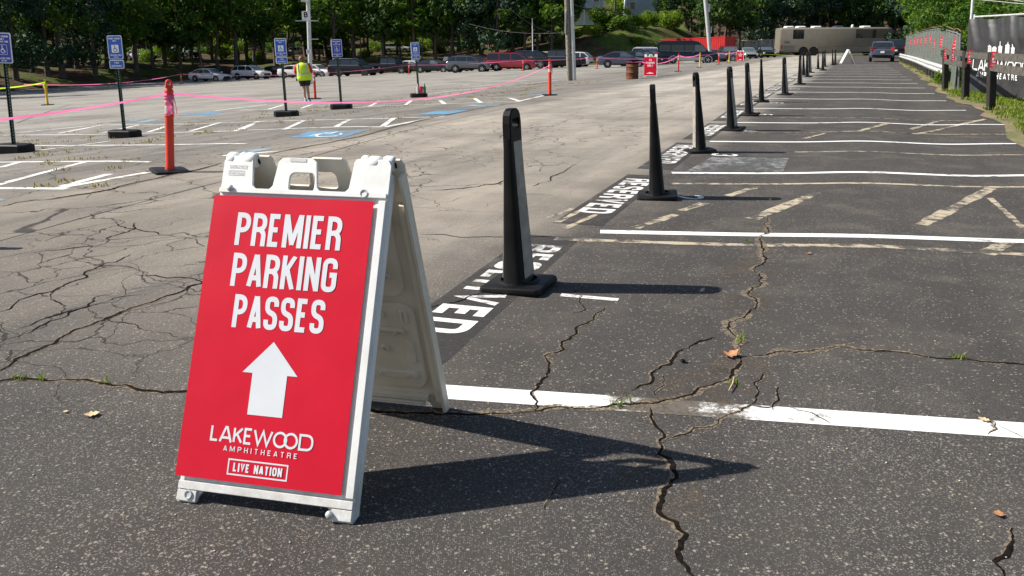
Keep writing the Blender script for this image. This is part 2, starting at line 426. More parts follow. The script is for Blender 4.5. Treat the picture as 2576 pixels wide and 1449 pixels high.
# ------------------------------------------------------------------ stroke lettering
r_ = 'r'
GL = {
 'A': [[(-.03, -.06), (.47, 1.06)], [(.53, 1.06), (1.03, -.06)], [(.14, .24), (.86, .24)]],
 'B': [[(0, 0), (0, 1), (.95, 1, r_), (.95, .53, r_), (0, .53)], [(0, .53), (1, .53, r_), (1, 0, r_), (0, 0)]],
 'C': [[(1, .72), (1, 1, r_), (0, 1, r_), (0, 0, r_), (1, 0, r_), (1, .28)]],
 'D': [[(0, 0), (0, 1), (1, 1, r_), (1, 0, r_), (0, 0)]],
 'E': [[(1, 1), (0, 1), (0, 0), (1, 0)], [(0, .52), (.85, .52)]],
 'F': [[(1, 1), (0, 1), (0, 0)], [(0, .52), (.85, .52)]],
 'G': [[(1, .72), (1, 1, r_), (0, 1, r_), (0, 0, r_), (1, 0, r_), (1, .5), (.52, .5)]],
 'H': [[(0, 0), (0, 1)], [(1, 0), (1, 1)], [(0, .5), (1, .5)]],
 'I': [[(.5, 0), (.5, 1)]],
 'J': [[(1, 1), (1, 0, r_), (0, 0, r_), (0, .3)]],
 'K': [[(0, 0), (0, 1)], [(1, 1), (.05, .42)], [(.33, .60), (1, 0)]],
 'L': [[(0, 1), (0, 0), (1, 0)]],
 'M': [[(0, 0), (0, 1)], [(0.03, 1.08), (.52, .02)], [(.48, .02), (.97, 1.08)], [(1, 0), (1, 1)]],
 'N': [[(0, 0), (0, 1)], [(0.0, 1.06), (1, -.06)], [(1, 0), (1, 1)]],
 'O': [[(.5, 1), (1, 1, r_), (1, 0, r_), (0, 0, r_), (0, 1, r_), (.5, 1)]],
 'P': [[(0, 0), (0, 1), (1, 1, r_), (1, .46, r_), (0, .46)]],
 'R': [[(0, 0), (0, 1), (1, 1, r_), (1, .5, r_), (0, .5)], [(.6, .5), (1, .42, r_), (1, 0)]],
 'S': [[(1, .74), (1, 1, r_), (0, 1, r_), (0, .56, r_), (1, .44, r_), (1, 0, r_), (0, 0, r_), (0, .26)]],
 'T': [[(0, 1), (1, 1)], [(.5, 0), (.5, 1)]],
 'U': [[(0, 1), (0, 0, r_), (1, 0, r_), (1, 1)]],
 'V': [[(0, 1), (.5, 0), (1, 1)]],
 'W': [[(0, 1), (.25, 0), (.5, .95), (.75, 0), (1, 1)]],
 'X': [[(0, 0), (1, 1)], [(0, 1), (1, 0)]],
 'Y': [[(0, 1), (.5, .45), (1, 1)], [(.5, .45), (.5, 0)]],
 'Z': [[(0, 1), (1, 1), (0, 0), (1, 0)]],
 '1': [[(.6, 0), (.6, 1)], [(.3, 0), (.9, 0)], [(.38, 1), (.6, 1)]],
 '2': [[(0, .75), (0, 1, r_), (1, 1, r_), (1, .6, r_), (0, 0), (1, 0)]],
 '3': [[(0, .8), (0, 1, r_), (1, 1, r_), (1, .52, r_), (.35, .52)], [(.35, .52), (1, .52, r_), (1, 0, r_), (0, 0, r_), (0, .2)]],
 '4': [[(.75, 0), (.75, 1), (0, .3), (1, .3)]],
 '5': [[(1, 1), (0, 1), (0, .56), (1, .6, r_), (1, 0, r_), (0, 0, r_), (0, .2)]],
 '6': [[(1, .8), (1, 1, r_), (0, 1, r_), (0, 0, r_), (1, 0, r_), (1, .52, r_), (0, .52)]],
 '7': [[(0, 1), (1, 1), (.3, 0)]],
 '8': [[(.5, 1), (1, 1, r_), (1, .52, r_), (0, .52, r_), (0, 1, r_), (.5, 1)], [(.5, .52), (1, .52, r_), (1, 0, r_), (0, 0, r_), (0, .52, r_), (.5, .52)]],
 '9': [[(0, .2), (0, 0, r_), (1, 0, r_), (1, 1, r_), (0, 1, r_), (0, .48, r_), (1, .48)]],
 '0': [[(.5, 1), (1, 1, r_), (1, 0, r_), (0, 0, r_), (0, 1, r_), (.5, 1)]],
 '$': [[(1, .74), (1, .9, r_), (0, .9, r_), (0, .56, r_), (1, .44, r_), (1, .1, r_), (0, .1, r_), (0, .26)], [(.5, 0), (.5, 1)]],
}
def fillet(pts, rad):
    out = []
    for i, p in enumerate(pts):
        if len(p) == 2 or i in (0, len(pts) - 1): out.append(Vector((p[0], p[1]))); continue
        q = Vector((p[0], p[1])); a = Vector(pts[i - 1][:2]) - q; b = Vector(pts[i + 1][:2]) - q
        r = min(rad, a.length * .49 if len(pts[i - 1]) > 2 else a.length * .95, b.length * .49 if len(pts[i + 1]) > 2 else b.length * .95)
        s, e = q + a.normalized() * r, q + b.normalized() * r
        for k in range(7):
            t = k / 6
            out.append(s * (1 - t) ** 2 + q * (2 * t * (1 - t)) * 1.0 + e * t * t)
    res = [out[0]]
    for p in out[1:]:
        if (p - res[-1]).length > 1e-5: res.append(p)
    return res
def stroke(mb, pts, t, fn, lay):
    n = len(pts); L, Rr = [], []
    closed = (pts[0] - pts[-1]).length < 1e-4
    for i, p in enumerate(pts):
        if closed and i in (0, n - 1): d0 = (pts[-1] - pts[-2]).normalized(); d1 = (pts[1] - pts[0]).normalized()
        else:
            d1 = (pts[i + 1] - p).normalized() if i < n - 1 else (p - pts[i - 1]).normalized()
            d0 = (p - pts[i - 1]).normalized() if i > 0 else d1
        n0 = Vector((-d0.y, d0.x)); n1 = Vector((-d1.y, d1.x)); m = (n0 + n1)
        if m.length < .25: m = n1 * 1.0; sc_ = 1
        else:
            m.normalize(); sc_ = min(1 / max(m.dot(n1), .3), 2.4)
        L.append(p + m * t / 2 * sc_); Rr.append(p - m * t / 2 * sc_)
    vs = [fn(q.x, q.y, lay + .7 * i / n) for i, q in enumerate(L)] + [fn(q.x, q.y, lay + .7 * i / n) for i, q in enumerate(Rr)]
    mb.add(vs, [(i, i + 1, n + i + 1, n + i) for i in range(n - 1)])
def text(mb, s, x, y, w, h, t, gap, fn, slant=0, fixed=None, rnd=.6, widths=None):
    """letters with cell width w, cap height h, stroke t ; returns end x"""
    lay = 0; fn0 = fn; ylo, yhi = y, y + h
    fn = lambda a_, b_, l_: fn0(a_, min(max(b_, ylo), yhi), l_)
    for ch in s:
        if ch == ' ': x += w * .6 + gap; continue
        cw = w * {'I': 0.02, 'M': 1.35, 'W': 1.5, '1': .7, 'L': .9, 'E': .88, 'F': .88}.get(ch, 1.0)
        cw = max(cw, t * .05)
        iw, ih = max(cw - t, 0 if ch == 'I' else t * .2), h - t
        if ch == 'I': iw = 0
        for pl in GL[ch]:
            pts = [((p[0] if ch != 'I' else 0) * iw + t / 2, p[1] * ih + t / 2, *p[2:]) for p in pl]
            if ch in 'VWKXYTIHEFLZ174PRBDUMN' : # let straight ends reach the cap line
                pts = [(p[0], (p[1] - h / 2) * (h / ih) + h / 2 if (abs(p[1] - t / 2) < 1e-6 or abs(p[1] - h + t / 2) < 1e-6) and
                        ((k in (0, len(pts) - 1) and abs(pts[min(k + 1, len(pts) - 1) if k == 0 else k - 1][1] - p[1]) > 1e-4)) else p[1], *p[2:]) for k, p in enumerate(pts)]
            q = fillet(pts, rnd * max(iw, t))
            q = [Vector((p.x + x + slant * p.y, p.y + y)) for p in q]
            stroke(mb, q, t, fn, lay); lay += 1
        x += (cw if ch != 'I' else t) + gap
    return x - gap
def text_w(s, w, t, gap):
    x = 0
    for ch in s:
        if ch == ' ': x += w * .6 + gap; continue
        x += (w * {'M': 1.35, 'W': 1.5, '1': .7, 'L': .9, 'E': .88, 'F': .88}.get(ch, 1.0) if ch != 'I' else t) + gap
    return x - gap

rng = random.Random(7)

# ------------------------------------------------------------------ ground
def vs_xy(v, s):
    """v = distance left of the row of cones, s = distance along it"""
    return (-.928 * v + .373 * s, .373 * v + .928 * s + 4.9)
def build_lot():
    v = np.concatenate([np.arange(-70, -8, 2.), np.arange(-8, -4.6, .3), np.arange(-4.6, -.6, .1), np.arange(-.6, 16, .4), np.arange(16, 110, 2.)])
    s = np.concatenate([np.arange(-16, 12, .5), np.arange(12, 60, 2.), np.arange(60, 300, 6.)])
    Vg, Sg = np.meshgrid(v, s)
    X = -.928 * Vg + .373 * Sg; Y = .373 * Vg + .928 * Sg + 4.9
    Z = tzn(X, Y)
    nv = len(v)
    verts = np.stack([X.ravel(), Y.ravel(), Z.ravel()], 1).tolist()
    faces = [(i * nv + j, i * nv + j + 1, (i + 1) * nv + j + 1, (i + 1) * nv + j) for i in range(len(s) - 1) for j in range(nv - 1)]
    m = MB(); m.v = verts; m.f = faces
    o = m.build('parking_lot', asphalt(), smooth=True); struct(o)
build_lot()

# boundary of the lot along the woods and bank
EDGE = [(-76, -40), (-75, 40), (-48, 66), (-47.5, 74), (-47, 86), (-44, 98), (-40, 109), (-33, 117), (-22, 118), (-8, 114), (6, 110), (18, 110), (27, 118),
        (38, 136), (50, 150), (66, 156), (85, 160), (120, 165), (170, 165)]
def edge_dist(X, Y):
    best = np.full(X.shape, 1e9)
    for (x0, y0), (x1, y1) in zip(EDGE[:-1], EDGE[1:]):
        dx, dy = x1 - x0, y1 - y0; L2 = dx * dx + dy * dy
        t = np.clip(((X - x0) * dx + (Y - y0) * dy) / L2, 0, 1)
        best = np.minimum(best, np.hypot(X - x0 - t * dx, Y - y0 - t * dy))
    yy = np.interp(X, [p[0] for p in EDGE], [p[1] for p in EDGE])
    # inside = nearer than the edge
    inside = Y < yy
    inside &= ~((X < -47) & (Y > 40))
    return np.where(inside, -best, best)
def hill_z(X, Y):
    d = edge_dist(X, Y)
    base = tzn(X, Y)
    left = np.interp(d, [-8, -.6, 0, 2.5, 6, 45, 60, 130], [-.5, -.12, .03, .9, 1.6, 3.6, 4.6, 26])
    mid = np.interp(d, [-8, -.6, 0, 1.5, 9, 12, 40, 130], [-.5, -.12, .03, .5, 4.7, 5.1, 7.5, 30])
    right = np.interp(d, [-8, -.6, 0, 6, 30, 130], [-.5, -.12, .03, 1.2, 5.5, 34])
    wm = np.exp(-((X - 20) / 14.0) ** 2)
    wr = np.clip((X - 28) / 14, 0, 1)
    z = left * (1 - wr) + right * wr
    z = z * (1 - wm) + mid * wm
    nz = .35 * np.sin(X * .31 + 1.3 * np.sin(Y * .21)) * np.sin(Y * .27 + X * .11) + .12 * np.sin(X * 1.1 + Y * .7) * np.sin(Y * 1.3 - X * .4)
    return base + z + nz * np.clip((d - .5) / 6, 0, 1)
def hz(X, Y): return float(hill_z(np.array([float(X)]), np.array([float(Y)]))[0])
def build_hill():
    x = np.arange(-150, 190, 1.5); y = np.concatenate([np.arange(-40, 36, 3.), np.arange(36, 150, 1.25), np.arange(150, 262, 3.)])
    Xg, Yg = np.meshgrid(x, y); d = edge_dist(Xg, Yg); Z = hill_z(Xg, Yg); nx = len(x)
    keep = d > -2.5
    m = MB(); idx = {}
    for i in range(len(y) - 1):
        for j in range(nx - 1):
            if keep[i, j] and keep[i, j + 1] and keep[i + 1, j] and keep[i + 1, j + 1]:
                f = []
                for a, b in ((i, j), (i, j + 1), (i + 1, j + 1), (i + 1, j)):
                    if (a, b) not in idx: idx[a, b] = len(m.v); m.v.append((Xg[a, b], Yg[a, b], Z[a, b]))
                    f.append(idx[a, b])
                m.f.append(tuple(f))
    mt, n, b = nodes_of('wooded_ground')
    g = n.nodes.new('ShaderNodeNewGeometry'); pos = g.outputs['Position']
    sx = n.nodes.new('ShaderNodeSeparateXYZ'); n.links.new(pos, sx.inputs[0])
    soil = mix(n, ramp(n, noise(n, .8, 6, .6, pos), .4, .65), (.050, .032, .022), (.105, .068, .043))
    grass = mix(n, ramp(n, noise(n, 2.2, 5, .6, pos), .38, .66), (.050, .085, .014), (.105, .135, .024))
    band = math_(n, 'MULTIPLY', ramp(n, sx.outputs[0], 7, 13), ramp(n, sx.outputs[0], 40, 33))
    gm = ramp(n, noise(n, .30, 4, .6, pos), .42, .52)
    gm = math_(n, 'MULTIPLY', gm, band)
    gm2 = math_(n, 'MULTIPLY', ramp(n, noise(n, .12, 3, .5, pos), .50, .60), .7)
    a = mix(n, math_(n, 'MAXIMUM', gm, gm2), soil, grass)
    n.links.new(a, b.inputs['Base Color']); b.inputs['Roughness'].default_value = .95
    b.inputs['Specular IOR Level'].default_value = .1
    bump(n, b, noise(n, 4, 6, .7, pos), .8, .15)
    struct(m.build('hillside', mt, smooth=True))
build_hill()

# ------------------------------------------------------------------ painted markings, cracks (all lie on the asphalt)
def dec(x, y, off): return (x, y, tz(x, y) + off * min(1, max(.30, (y - 5) / 9)))
def dstrip(mb, pts, width, off, step=.12, jit=0):
    pts = [Vector((p[0], p[1])) for p in pts]
    path = [pts[0]]
    for a, b in zip(pts[:-1], pts[1:]):
        k = max(1, int((b - a).length / step))
        k = min(k, 260)
        for i in range(1, k + 1): path.append(a.lerp(b, i / k))
    n = len(path); vs = []
    for i, p in enumerate(path):
        d = (path[min(i + 1, n - 1)] - path[max(i - 1, 0)]).normalized(); q = Vector((-d.y, d.x))
        w_ = width if not jit else width * rng.uniform(1 - jit, 1 + jit)
        a, b = p + q * w_ / 2, p - q * w_ / 2
        vs += [dec(a.x, a.y, off), dec(b.x, b.y, off)]
    mb.add(vs, [(2 * i, 2 * i + 1, 2 * i + 3, 2 * i + 2) for i in range(n - 1)])
def pxs(L): return [P(*p) for p in L]

starts = [P(*p) for p in [(1100, 985), (1510, 583), (1690, 435), (1785, 356.5), (1850, 309), (1890, 273), (1930, 248)]]
starts = [Vector((p.x, p.y)) for p in starts]
ends = [P(*p) for p in [(2640, 1088), (2640, 608), (2640, 441), (2640, 362.5), (2535, 314), (2430, 278), (2380, 254)]]
ends = [Vector((p.x, p.y)) for p in ends]
ends[0] = ends[0] + (ends[0] - starts[0]) * .6
while len(starts) < 19:
    starts.append(starts[-1] + Vector((1.28, 3.30))); ends.append(ends[-1] + Vector((1.28, 3.28)))
for i, (a, b) in enumerate(zip(starts, ends)):
    m = MB(); mid = (a + b) / 2
    dstrip(m, [a, b], .145 if i == 0 else .125, .005)
    struct(m.build('stall_line', WPAINT if i else paint('cracked_white_paint', (.80, .80, .78), .58, .70, spot=(*P(1690, 1020)[:2], .40))))
# tan remains of an older layout
for L, wd in (([(1395, 601), (1700, 612), (1900, 617), (2200, 619), (2590, 641)], .10), ([(1690, 462), (2100, 461), (2590, 470)], .09),
              ([(2000, 383), (2590, 390)], .075), ([(1850, 335), (2200, 331), (2545, 339)], .075), ([(1950, 296), (2200, 297), (2470, 304)], .07),
              ([(1595, 574), (1700, 540)], .09), ([(1715, 530), (1775, 510)], .09), ([(1830, 493), (1905, 470)], .09), ([(1893, 551), (2055, 485)], .11),
              ([(2318, 566), (2492, 474)], .11), ([(2490, 498), (2576, 575)], .05), ([(2160, 331), (2230, 312)], .09), ([(2290, 326), (2365, 303)], .09),
              ([(2300, 338), (2480, 300)], .10), ([(2020, 350), (2075, 336)], .07), ([(2480, 640), (2540, 605)], .14)):
    m = MB(); dstrip(m, pxs(L), wd, .0045, jit=.25); struct(m.build('old_stall_line', TAN))
# dark seal bands with RESERVED and the stall numbers
for i in range(17):
    a, b = starts[i], starts[i + 1]
    d = (b - a).normalized(); rgt = Vector((d.y, -d.x))
    ctr = a.lerp(b, .52) - rgt * (.24 if i else .30)
    L = (b - a).length
    m = MB(); dstrip(m, [ctr - d * L * .46, ctr + d * L * .40], .42, .003, .15); struct(m.build('seal_patch', DPATCH))
    tw, th_ = .225, .30
    m = MB(); W = text_w('RESERVED', tw, .062, .045)
    o0 = ctr - rgt * th_ / 2 + d * W / 2
    text(m, 'RESERVED', 0, 0, tw, th_, .062, .045, lambda x, y, l: dec(*(o0 - d * x + rgt * y), .006 + l * .00025), rnd=.45)
    struct(m.build('stall_lettering', SPAINT))
    if i < 9:
        s = str(i + 1); m = MB()
        c0 = ctr + rgt * (.46 if i else .44) + d * (.17 if i else -.10)
        text(m, s, 0, 0, .22, .34, .055, .05, lambda x, y, l: dec(*(c0 - d * x + rgt * y), .006 + l * .00025), rnd=.5)
        struct(m.build('stall_number', SPAINT))
# worn second stencil beside the stalls and faint marks in the lane
for L in ([(1420, 575), (1500, 540)], [(1400, 560), (1480, 520)], [(1380, 548), (1440, 525)]):
    m = MB(); dstrip(m, pxs(L), .05, .0045, jit=.3); struct(m.build('old_stall_line', TAN))
for q in ([(1725, 432), (1790, 396), (1985, 398), (1970, 432)],):
    m = MB(); m.poly([dec(*P(*p)[:2], .004) for p in q]); struct(m.build('worn_patch', BRICKT if False else paint('chalky_patch', (.26, .26, .26), .36, .52, (.07, .068, .066), 9)))
BAY = [[(-40, 474), (169, 475)], [(148, 473), (372, 434)], [(156, 469), (276, 438)], [(-30, 472), (213, 408)], [(-40, 409), (380, 408)],
       [(0, 422), (47, 409)], [(83, 381), (281, 355)], [(83, 367), (416, 365), (622, 362)], [(-40, 341), (260, 338), (416, 334), (600, 330)],
       [(-30, 342), (234, 316)], [(148, 336), (252, 316)], [(252, 336), (349, 315)], [(372, 333), (418, 318)], [(477, 331), (552, 309)],
       [(591, 330), (651, 306)], [(234, 315.5), (364, 313), (670, 305)], [(541, 279), (671, 263)], [(604, 328), (647, 307)], [(716, 326), (766, 303)],
       [(844, 320), (879, 301)], [(963, 318), (991, 298)], [(969, 320), (1116, 292)], [(619, 328), (963, 320)], [(647, 306), (985, 298), (1080, 295)],
       [(676, 275), (713, 264)], [(757, 273), (788, 262)], [(604, 277), (963, 268)], [(929, 268), (954, 254)], [(1019, 265), (1035, 253)],
       [(1119, 262), (1107, 253)], [(1210, 259), (1194, 248)], [(1304, 254), (1282, 247)], [(1301, 256), (1371, 240)], [(916, 268), (1301, 257)],
       [(947, 254), (1282, 245)], [(1072, 236), (1400, 203)], [(560, 392), (700, 381)], [(0, 262), (130, 256)], [(640, 260), (760, 250)]]
for L in BAY:
    m = MB(); dstrip(m, pxs(L), .115, .005, .4); struct(m.build('bay_line', WPAINT2))
def ppoly(q, name, mt, off):
    m = MB(); c = [Vector(P(*p)[:2]) for p in q]; K = 6; vs = []; fs = []
    for i in range(K + 1):
        for j in range(K + 1):
            p = (c[0].lerp(c[1], i / K)).lerp(c[3].lerp(c[2], i / K), j / K); vs.append(dec(p.x, p.y, off))
    for i in range(K):
        for j in range(K): a = i * (K + 1) + j; fs.append((a, a + 1, a + K + 2, a + K + 1))
    m.add(vs, fs); struct(m.build(name, mt)); return c
c = ppoly([(729, 347), (779, 331), (922, 329), (862, 347)], 'blue_bay_patch', BPAINT, .0045)
# wheelchair sign painted on the bay
ex = (c[3] - c[0]); ey = (c[1] - c[0])
def onp(u, v, l): p = c[0] + ex * u + ey * v; return dec(p.x, p.y, .0065 + l * .0004)
m = MB(); lay = 0
for pl in ([(.62, .86), (.60, .52), (.38, .50), (.30, .20)], [(.60, .68), (.42, .66)]):
    stroke(m, fillet([(*p, 'r') for p in pl], .05), .055, onp, lay); lay += 1
stroke(m, [Vector((.62 + .22 * math.cos(R(a)), .36 + .30 * math.sin(R(a)))) for a in range(-215, 70, 12)], .05, onp, lay)
struct(m.build('wheelchair_marking', WPAINT2))
for q in ([(1051, 289), (1097, 279), (1179, 278), (1135, 288)], [(1157, 268), (1216, 260), (1272, 262), (1225, 269)], [(1319, 240), (1365, 236), (1410, 234), (1380, 239)],
          [(273, 309), (330, 302), (420, 299), (370, 308)], [(448, 291), (490, 284), (575, 281), (530, 289)], [(541, 390), (600, 379), (690, 373), (630, 386)], [(-30, 506), (-10, 500), (16, 502), (0, 507)]):
    ppoly(q, 'blue_bay_patch', BPAINT if q[0][0] in (1051, 448) else BRICKT, .0045)

def crack(L, w_, dust=0):
    r2 = random.Random(int(L[0][0] * 7 + L[0][1])); pts = [Vector(P(*p)[:2]) for p in L]
    def sub(a, b, amp):
        l = (b - a).length
        if l < .030 or amp < 1e-4: return [b]
        q = Vector((-(b - a).y, (b - a).x)) / max(l, 1e-6); mdl = a.lerp(b, r2.uniform(.38, .62)) + q * r2.gauss(0, amp * l)
        return sub(a, mdl, amp * .92) + sub(mdl, b, amp * .92)
    path = [pts[0]]
    for a, b in zip(pts[:-1], pts[1:]):
        far = a.y > 9
        if far:
            k = 6
            for i in range(1, k + 1): path.append(a.lerp(b, i / k) + Vector((r2.gauss(0, .015), r2.gauss(0, .03))))
        else: path += sub(a, b, .10)
    n = len(path); nrm = []
    for i in range(n):
        d = (path[min(i + 3, n - 1)] - path[max(i - 3, 0)]).normalized(); nrm.append(Vector((-d.y, d.x)))
    for ww, off, mt, nm in ((dust * 1.0, .0055, DUST, 'crack_edging'), (w_ * 1.0, .0085, CRACK, 'crack')):
        if not ww: continue
        vs = []; wa = wb = .5
        for i, p in enumerate(path):
            wa = min(.95, max(.12, wa + r2.gauss(0, .16))); wb = min(.95, max(.12, wb + r2.gauss(0, .16)))
            e = min(1, min(i, n - 1 - i) / 8 + .2)
            vs += [dec(*(p + nrm[i] * ww * e * wa), off), dec(*(p - nrm[i] * ww * e * wb), off)]
        m = MB(); m.add(vs, [(2 * i, 2 * i + 1, 2 * i + 3, 2 * i + 2) for i in range(n - 1)])
        struct(m.build(nm, mt))
for L, w_, du in (
    ([(-30, 940), (40, 905), (100, 880), (165, 845), (235, 818), (330, 775), (400, 752), (470, 728), (530, 706)], .014, .03),
    ([(-30, 962), (45, 952), (110, 955), (190, 957), (260, 965), (330, 972), (400, 985), (480, 985), (600, 990)], .016, .03),
    ([(840, 1010), (920, 1035), (1000, 1041), (1145, 1043), (1250, 1041), (1350, 1035), (1450, 1030), (1540, 1021), (1640, 1017), (1700, 1003), (1760, 975), (1835, 955), (1848, 930), (1862, 898)], .014, .04),
    ([(1635, 1026), (1645, 1070), (1660, 1115), (1655, 1145), (1690, 1180), (1700, 1205), (1670, 1240), (1655, 1280), (1665, 1300), (1700, 1315), (1725, 1345), (1712, 1380), (1730, 1430), (1755, 1470)], .011, .022),
    ([(1540, 1018), (1580, 985), (1640, 945), (1690, 915), (1710, 885), (1750, 865), (1800, 850)], .010, .022),
    ([(1345, 1035), (1355, 975), (1380, 935), (1420, 880), (1430, 855), (1460, 820), (1500, 790), (1520, 775)], .009, .02),
    ([(1660, 1117), (1720, 1095), (1790, 1075), (1850, 1040), (1890, 1020), (1960, 1022), (2040, 1040), (2090, 1068)], .006, .015),
    ([(1862, 898), (1865, 860), (1870, 800), (1880, 740), (1895, 680), (1915, 620), (1925, 570), (1940, 545)], .010, .045),
    ([(1870, 897), (1950, 886), (2050, 880), (2150, 880), (2250, 886), (2330, 898), (2450, 908), (2600, 916)], .010, .04),
    ([(1890, 1018), (1905, 975), (1930, 930)], .006, .014), ([(1945, 1035), (1955, 1010), (1958, 975)], .006, .014), ([(1660, 1010), (1670, 970), (1668, 945)], .006, .014),
    ([(2440, 1030), (2480, 1050), (2505, 1068), (2485, 1095)], .007, .02), ([(2505, 1068), (2540, 1085), (2600, 1105)], .006, .015),
    ([(2530, 1460), (2532, 1400), (2542, 1370), (2545, 1330)], .010, .018), ([(1060, 590), (1200, 597), (1300, 598), (1400, 598)], .012, 0),
    ([(1370, 1285), (1390, 1240), (1412, 1208)], .006, .012), ([(1460, 720), (1450, 740), (1465, 770), (1440, 790)], .006, .012),
    ([(-20, 858), (80, 835), (160, 800), (220, 772), (248, 745), (300, 735)], .008, 0), ([(-20, 790), (60, 752), (130, 735), (215, 700), (240, 676), (300, 655), (330, 640)], .008, 0),
    ([(40, 830), (120, 800), (230, 770), (300, 748), (380, 740)], .007, 0), ([(220, 776), (240, 800), (330, 815), (380, 835), (470, 850)], .006, 0),
    ([(155, 720), (165, 770), (150, 800)], .007, 0), ([(340, 690), (420, 700), (500, 735)], .007, 0), ([(0, 690), (120, 670), (250, 645), (330, 618)], .008, 0),
    ([(60, 640), (160, 628), (240, 620), (300, 590), (340, 560)], .008, 0), ([(290, 560), (400, 590), (515, 620)], .008, 0),
    ([(300, 735), (400, 720), (500, 690), (540, 660)], .007, 0), ([(1080, 480), (1200, 470), (1270, 455)], .014, 0), ([(1080, 780), (1150, 760), (1230, 735)], .01, 0),
    ([(1000, 380), (1100, 350), (1230, 325)], .012, 0), ([(1060, 430), (1180, 405), (1260, 372)], .012, 0), ([(640, 395), (760, 372), (900, 345), (1050, 305), (1230, 268)], .03, .05),
    ([(0, 520), (140, 500), (300, 470), (480, 430), (560, 410)], .03, .06), ([(300, 372), (430, 352), (560, 340)], .02, 0), ([(1340, 470), (1400, 440), (1480, 395)], .012, 0)):
    crack(L, w_, du)

def dirt_patch(px_, rx, ry, rot, o_=.0042):
    p = P(*px_); K = 28; m = MB(); c_, s_ = math.cos(rot), math.sin(rot); r2 = random.Random(int(px_[0])); vs = [dec(p.x, p.y, o_)]; fs = []
    for k in range(K):
        a = 2 * math.pi * k / K; q = r2.uniform(.75, 1.1); x, y = rx * q * math.cos(a), ry * q * math.sin(a); vs.append(dec(p.x + x * c_ - y * s_, p.y + x * s_ + y * c_, o_)); fs.append((0, 1 + k, 1 + (k + 1) % K))
    m.add(vs, fs); struct(m.build('dirt_patch', DUST2))
def dusty2():
    m, n, b = nodes_of('dirt_film'); g = n.nodes.new('ShaderNodeNewGeometry'); pos = g.outputs['Position']
    b.inputs['Roughness'].default_value = .95; b.inputs['Specular IOR Level'].default_value = .1
    n.links.new(mix(n, ramp(n, noise(n, 40, 4, .7, pos), .4, .65), (.16, .125, .09), (.10, .085, .068)), b.inputs['Base Color'])
    n.links.new(math_(n, 'MULTIPLY', ramp(n, noise(n, 5, 4, .6, pos), .45, .62), ramp(n, noise(n, 60, 5, .8, pos), .44, .60, 0, .8)), b.inputs['Alpha'])
    return m
DUST2 = dusty2()
for q in (((1770, 975), .34, .22, .3), ((1690, 1022), .34, .11, -.05, .0062), ((1705, 1022), .22, .09, -.05, .0063), ((1860, 930), .16, .20, .2), ((1675, 1240), .14, .30, .1), ((1890, 700), .22, .9, -.35), ((2230, 320), 1.3, .6, 0), ((2420, 330), .9, .5, 0)): dirt_patch(*q)
# grass strip with dirt along the right edge of the stalls
RE = [P(*p) for p in [(2640, 420), (2576, 372), (2521, 314), (2405, 253), (2366, 234), (2312, 193), (2285, 174), (2258, 154)]]
RE = [Vector((p.x, p.y)) for p in RE]; RE.insert(0, RE[0] + Vector((-1.2, -4)))
RE.append(Vector((RE[-1].x + 14, RE[-1].y + 30)))
def strip_sheet(path, width_in, width_out, zf, name, mt, K=12, sub=1.0, ragged=.12):
    m = MB(); pts = [path[0]]
    for a, b in zip(path[:-1], path[1:]):
        k = max(1, int((b - a).length / sub))
        for i in range(1, k + 1): pts.append(a.lerp(b, i / k))
    n = len(pts)
    for i, p in enumerate(pts):
        d = (pts[min(i + 1, n - 1)] - pts[max(i - 1, 0)]).normalized(); q = Vector((d.y, -d.x))
        rg = rng.uniform(-ragged, ragged)
        for j in range(K + 1):
            t = width_in + rg * (1 - j / K) + (width_out - width_in) * j / K
            r = p + q * t; m.v.append((r.x, r.y, tz(r.x, r.y) + zf(t, r)))
    for i in range(n - 1):
        for j in range(K): a = i * (K + 1) + j; m.f.append((a, a + 1, a + K + 2, a + K + 1))
    return struct(m.build(name, mt, smooth=True))
mt, n, b = nodes_of('verge_ground')
g = n.nodes.new('ShaderNodeNewGeometry'); pos = g.outputs['Position']
a = mix(n, ramp(n, noise(n, 1.2, 5, .65, pos), .40, .58), (.22, .155, .095), (.085, .11, .022))
a = mix(n, ramp(n, noise(n, 14, 4, .7, pos), .45, .7, 0, .6), a, (.30, .22, .13))
n.links.new(a, b.inputs['Base Color']); b.inputs['Roughness'].default_value = .95
bump(n, b, noise(n, 25, 4, .7, pos), .7, .03)
strip_sheet(RE, 0, 40, lambda t, r: .012 + min(t, 1.2) * .05 - max(0, t - 2.2) * .05, 'grass_verge', mt)
# grass blades on the verge : far too many to count
def blades(name, label, spots, col, h0, h1, spread, per, w0=.012):
    m = MB(); r2 = random.Random(len(spots))
    for (x, y, z) in spots:
        for k in range(per):
            a = r2.uniform(0, 6.28); rr = spread * math.sqrt(r2.random())
            px, py = x + rr * math.cos(a), y + rr * math.sin(a); b_ = r2.uniform(0, 6.28); h = r2.uniform(h0, h1); ln = r2.uniform(.2, .9) * h
            dx, dy = math.cos(b_), math.sin(b_); wx, wy = -dy * w0, dx * w0
            m.add([(px - wx, py - wy, z), (px + wx, py + wy, z), (px + dx * ln * .4 + wx * .7, py + dy * ln * .4 + wy * .7, z + h * .65), (px + dx * ln * .4 - wx * .7, py + dy * ln * .4 - wy * .7, z + h * .65), (px + dx * ln, py + dy * ln, z + h)],
                  [(0, 1, 2, 3), (3, 2, 4)])
    o = m.build(name, col, fixn=False); tag(o, label, 'grass', None, 'stuff'); return o
GRASSM = leafmat('grass_leaf', (.10, .17, .015), (.19, .26, .025), (.34, .27, .08), .3)
WEEDM = leafmat('weed_leaf', (.24, .18, .05), (.36, .27, .08), (.16, .20, .03), .25)
sp = []
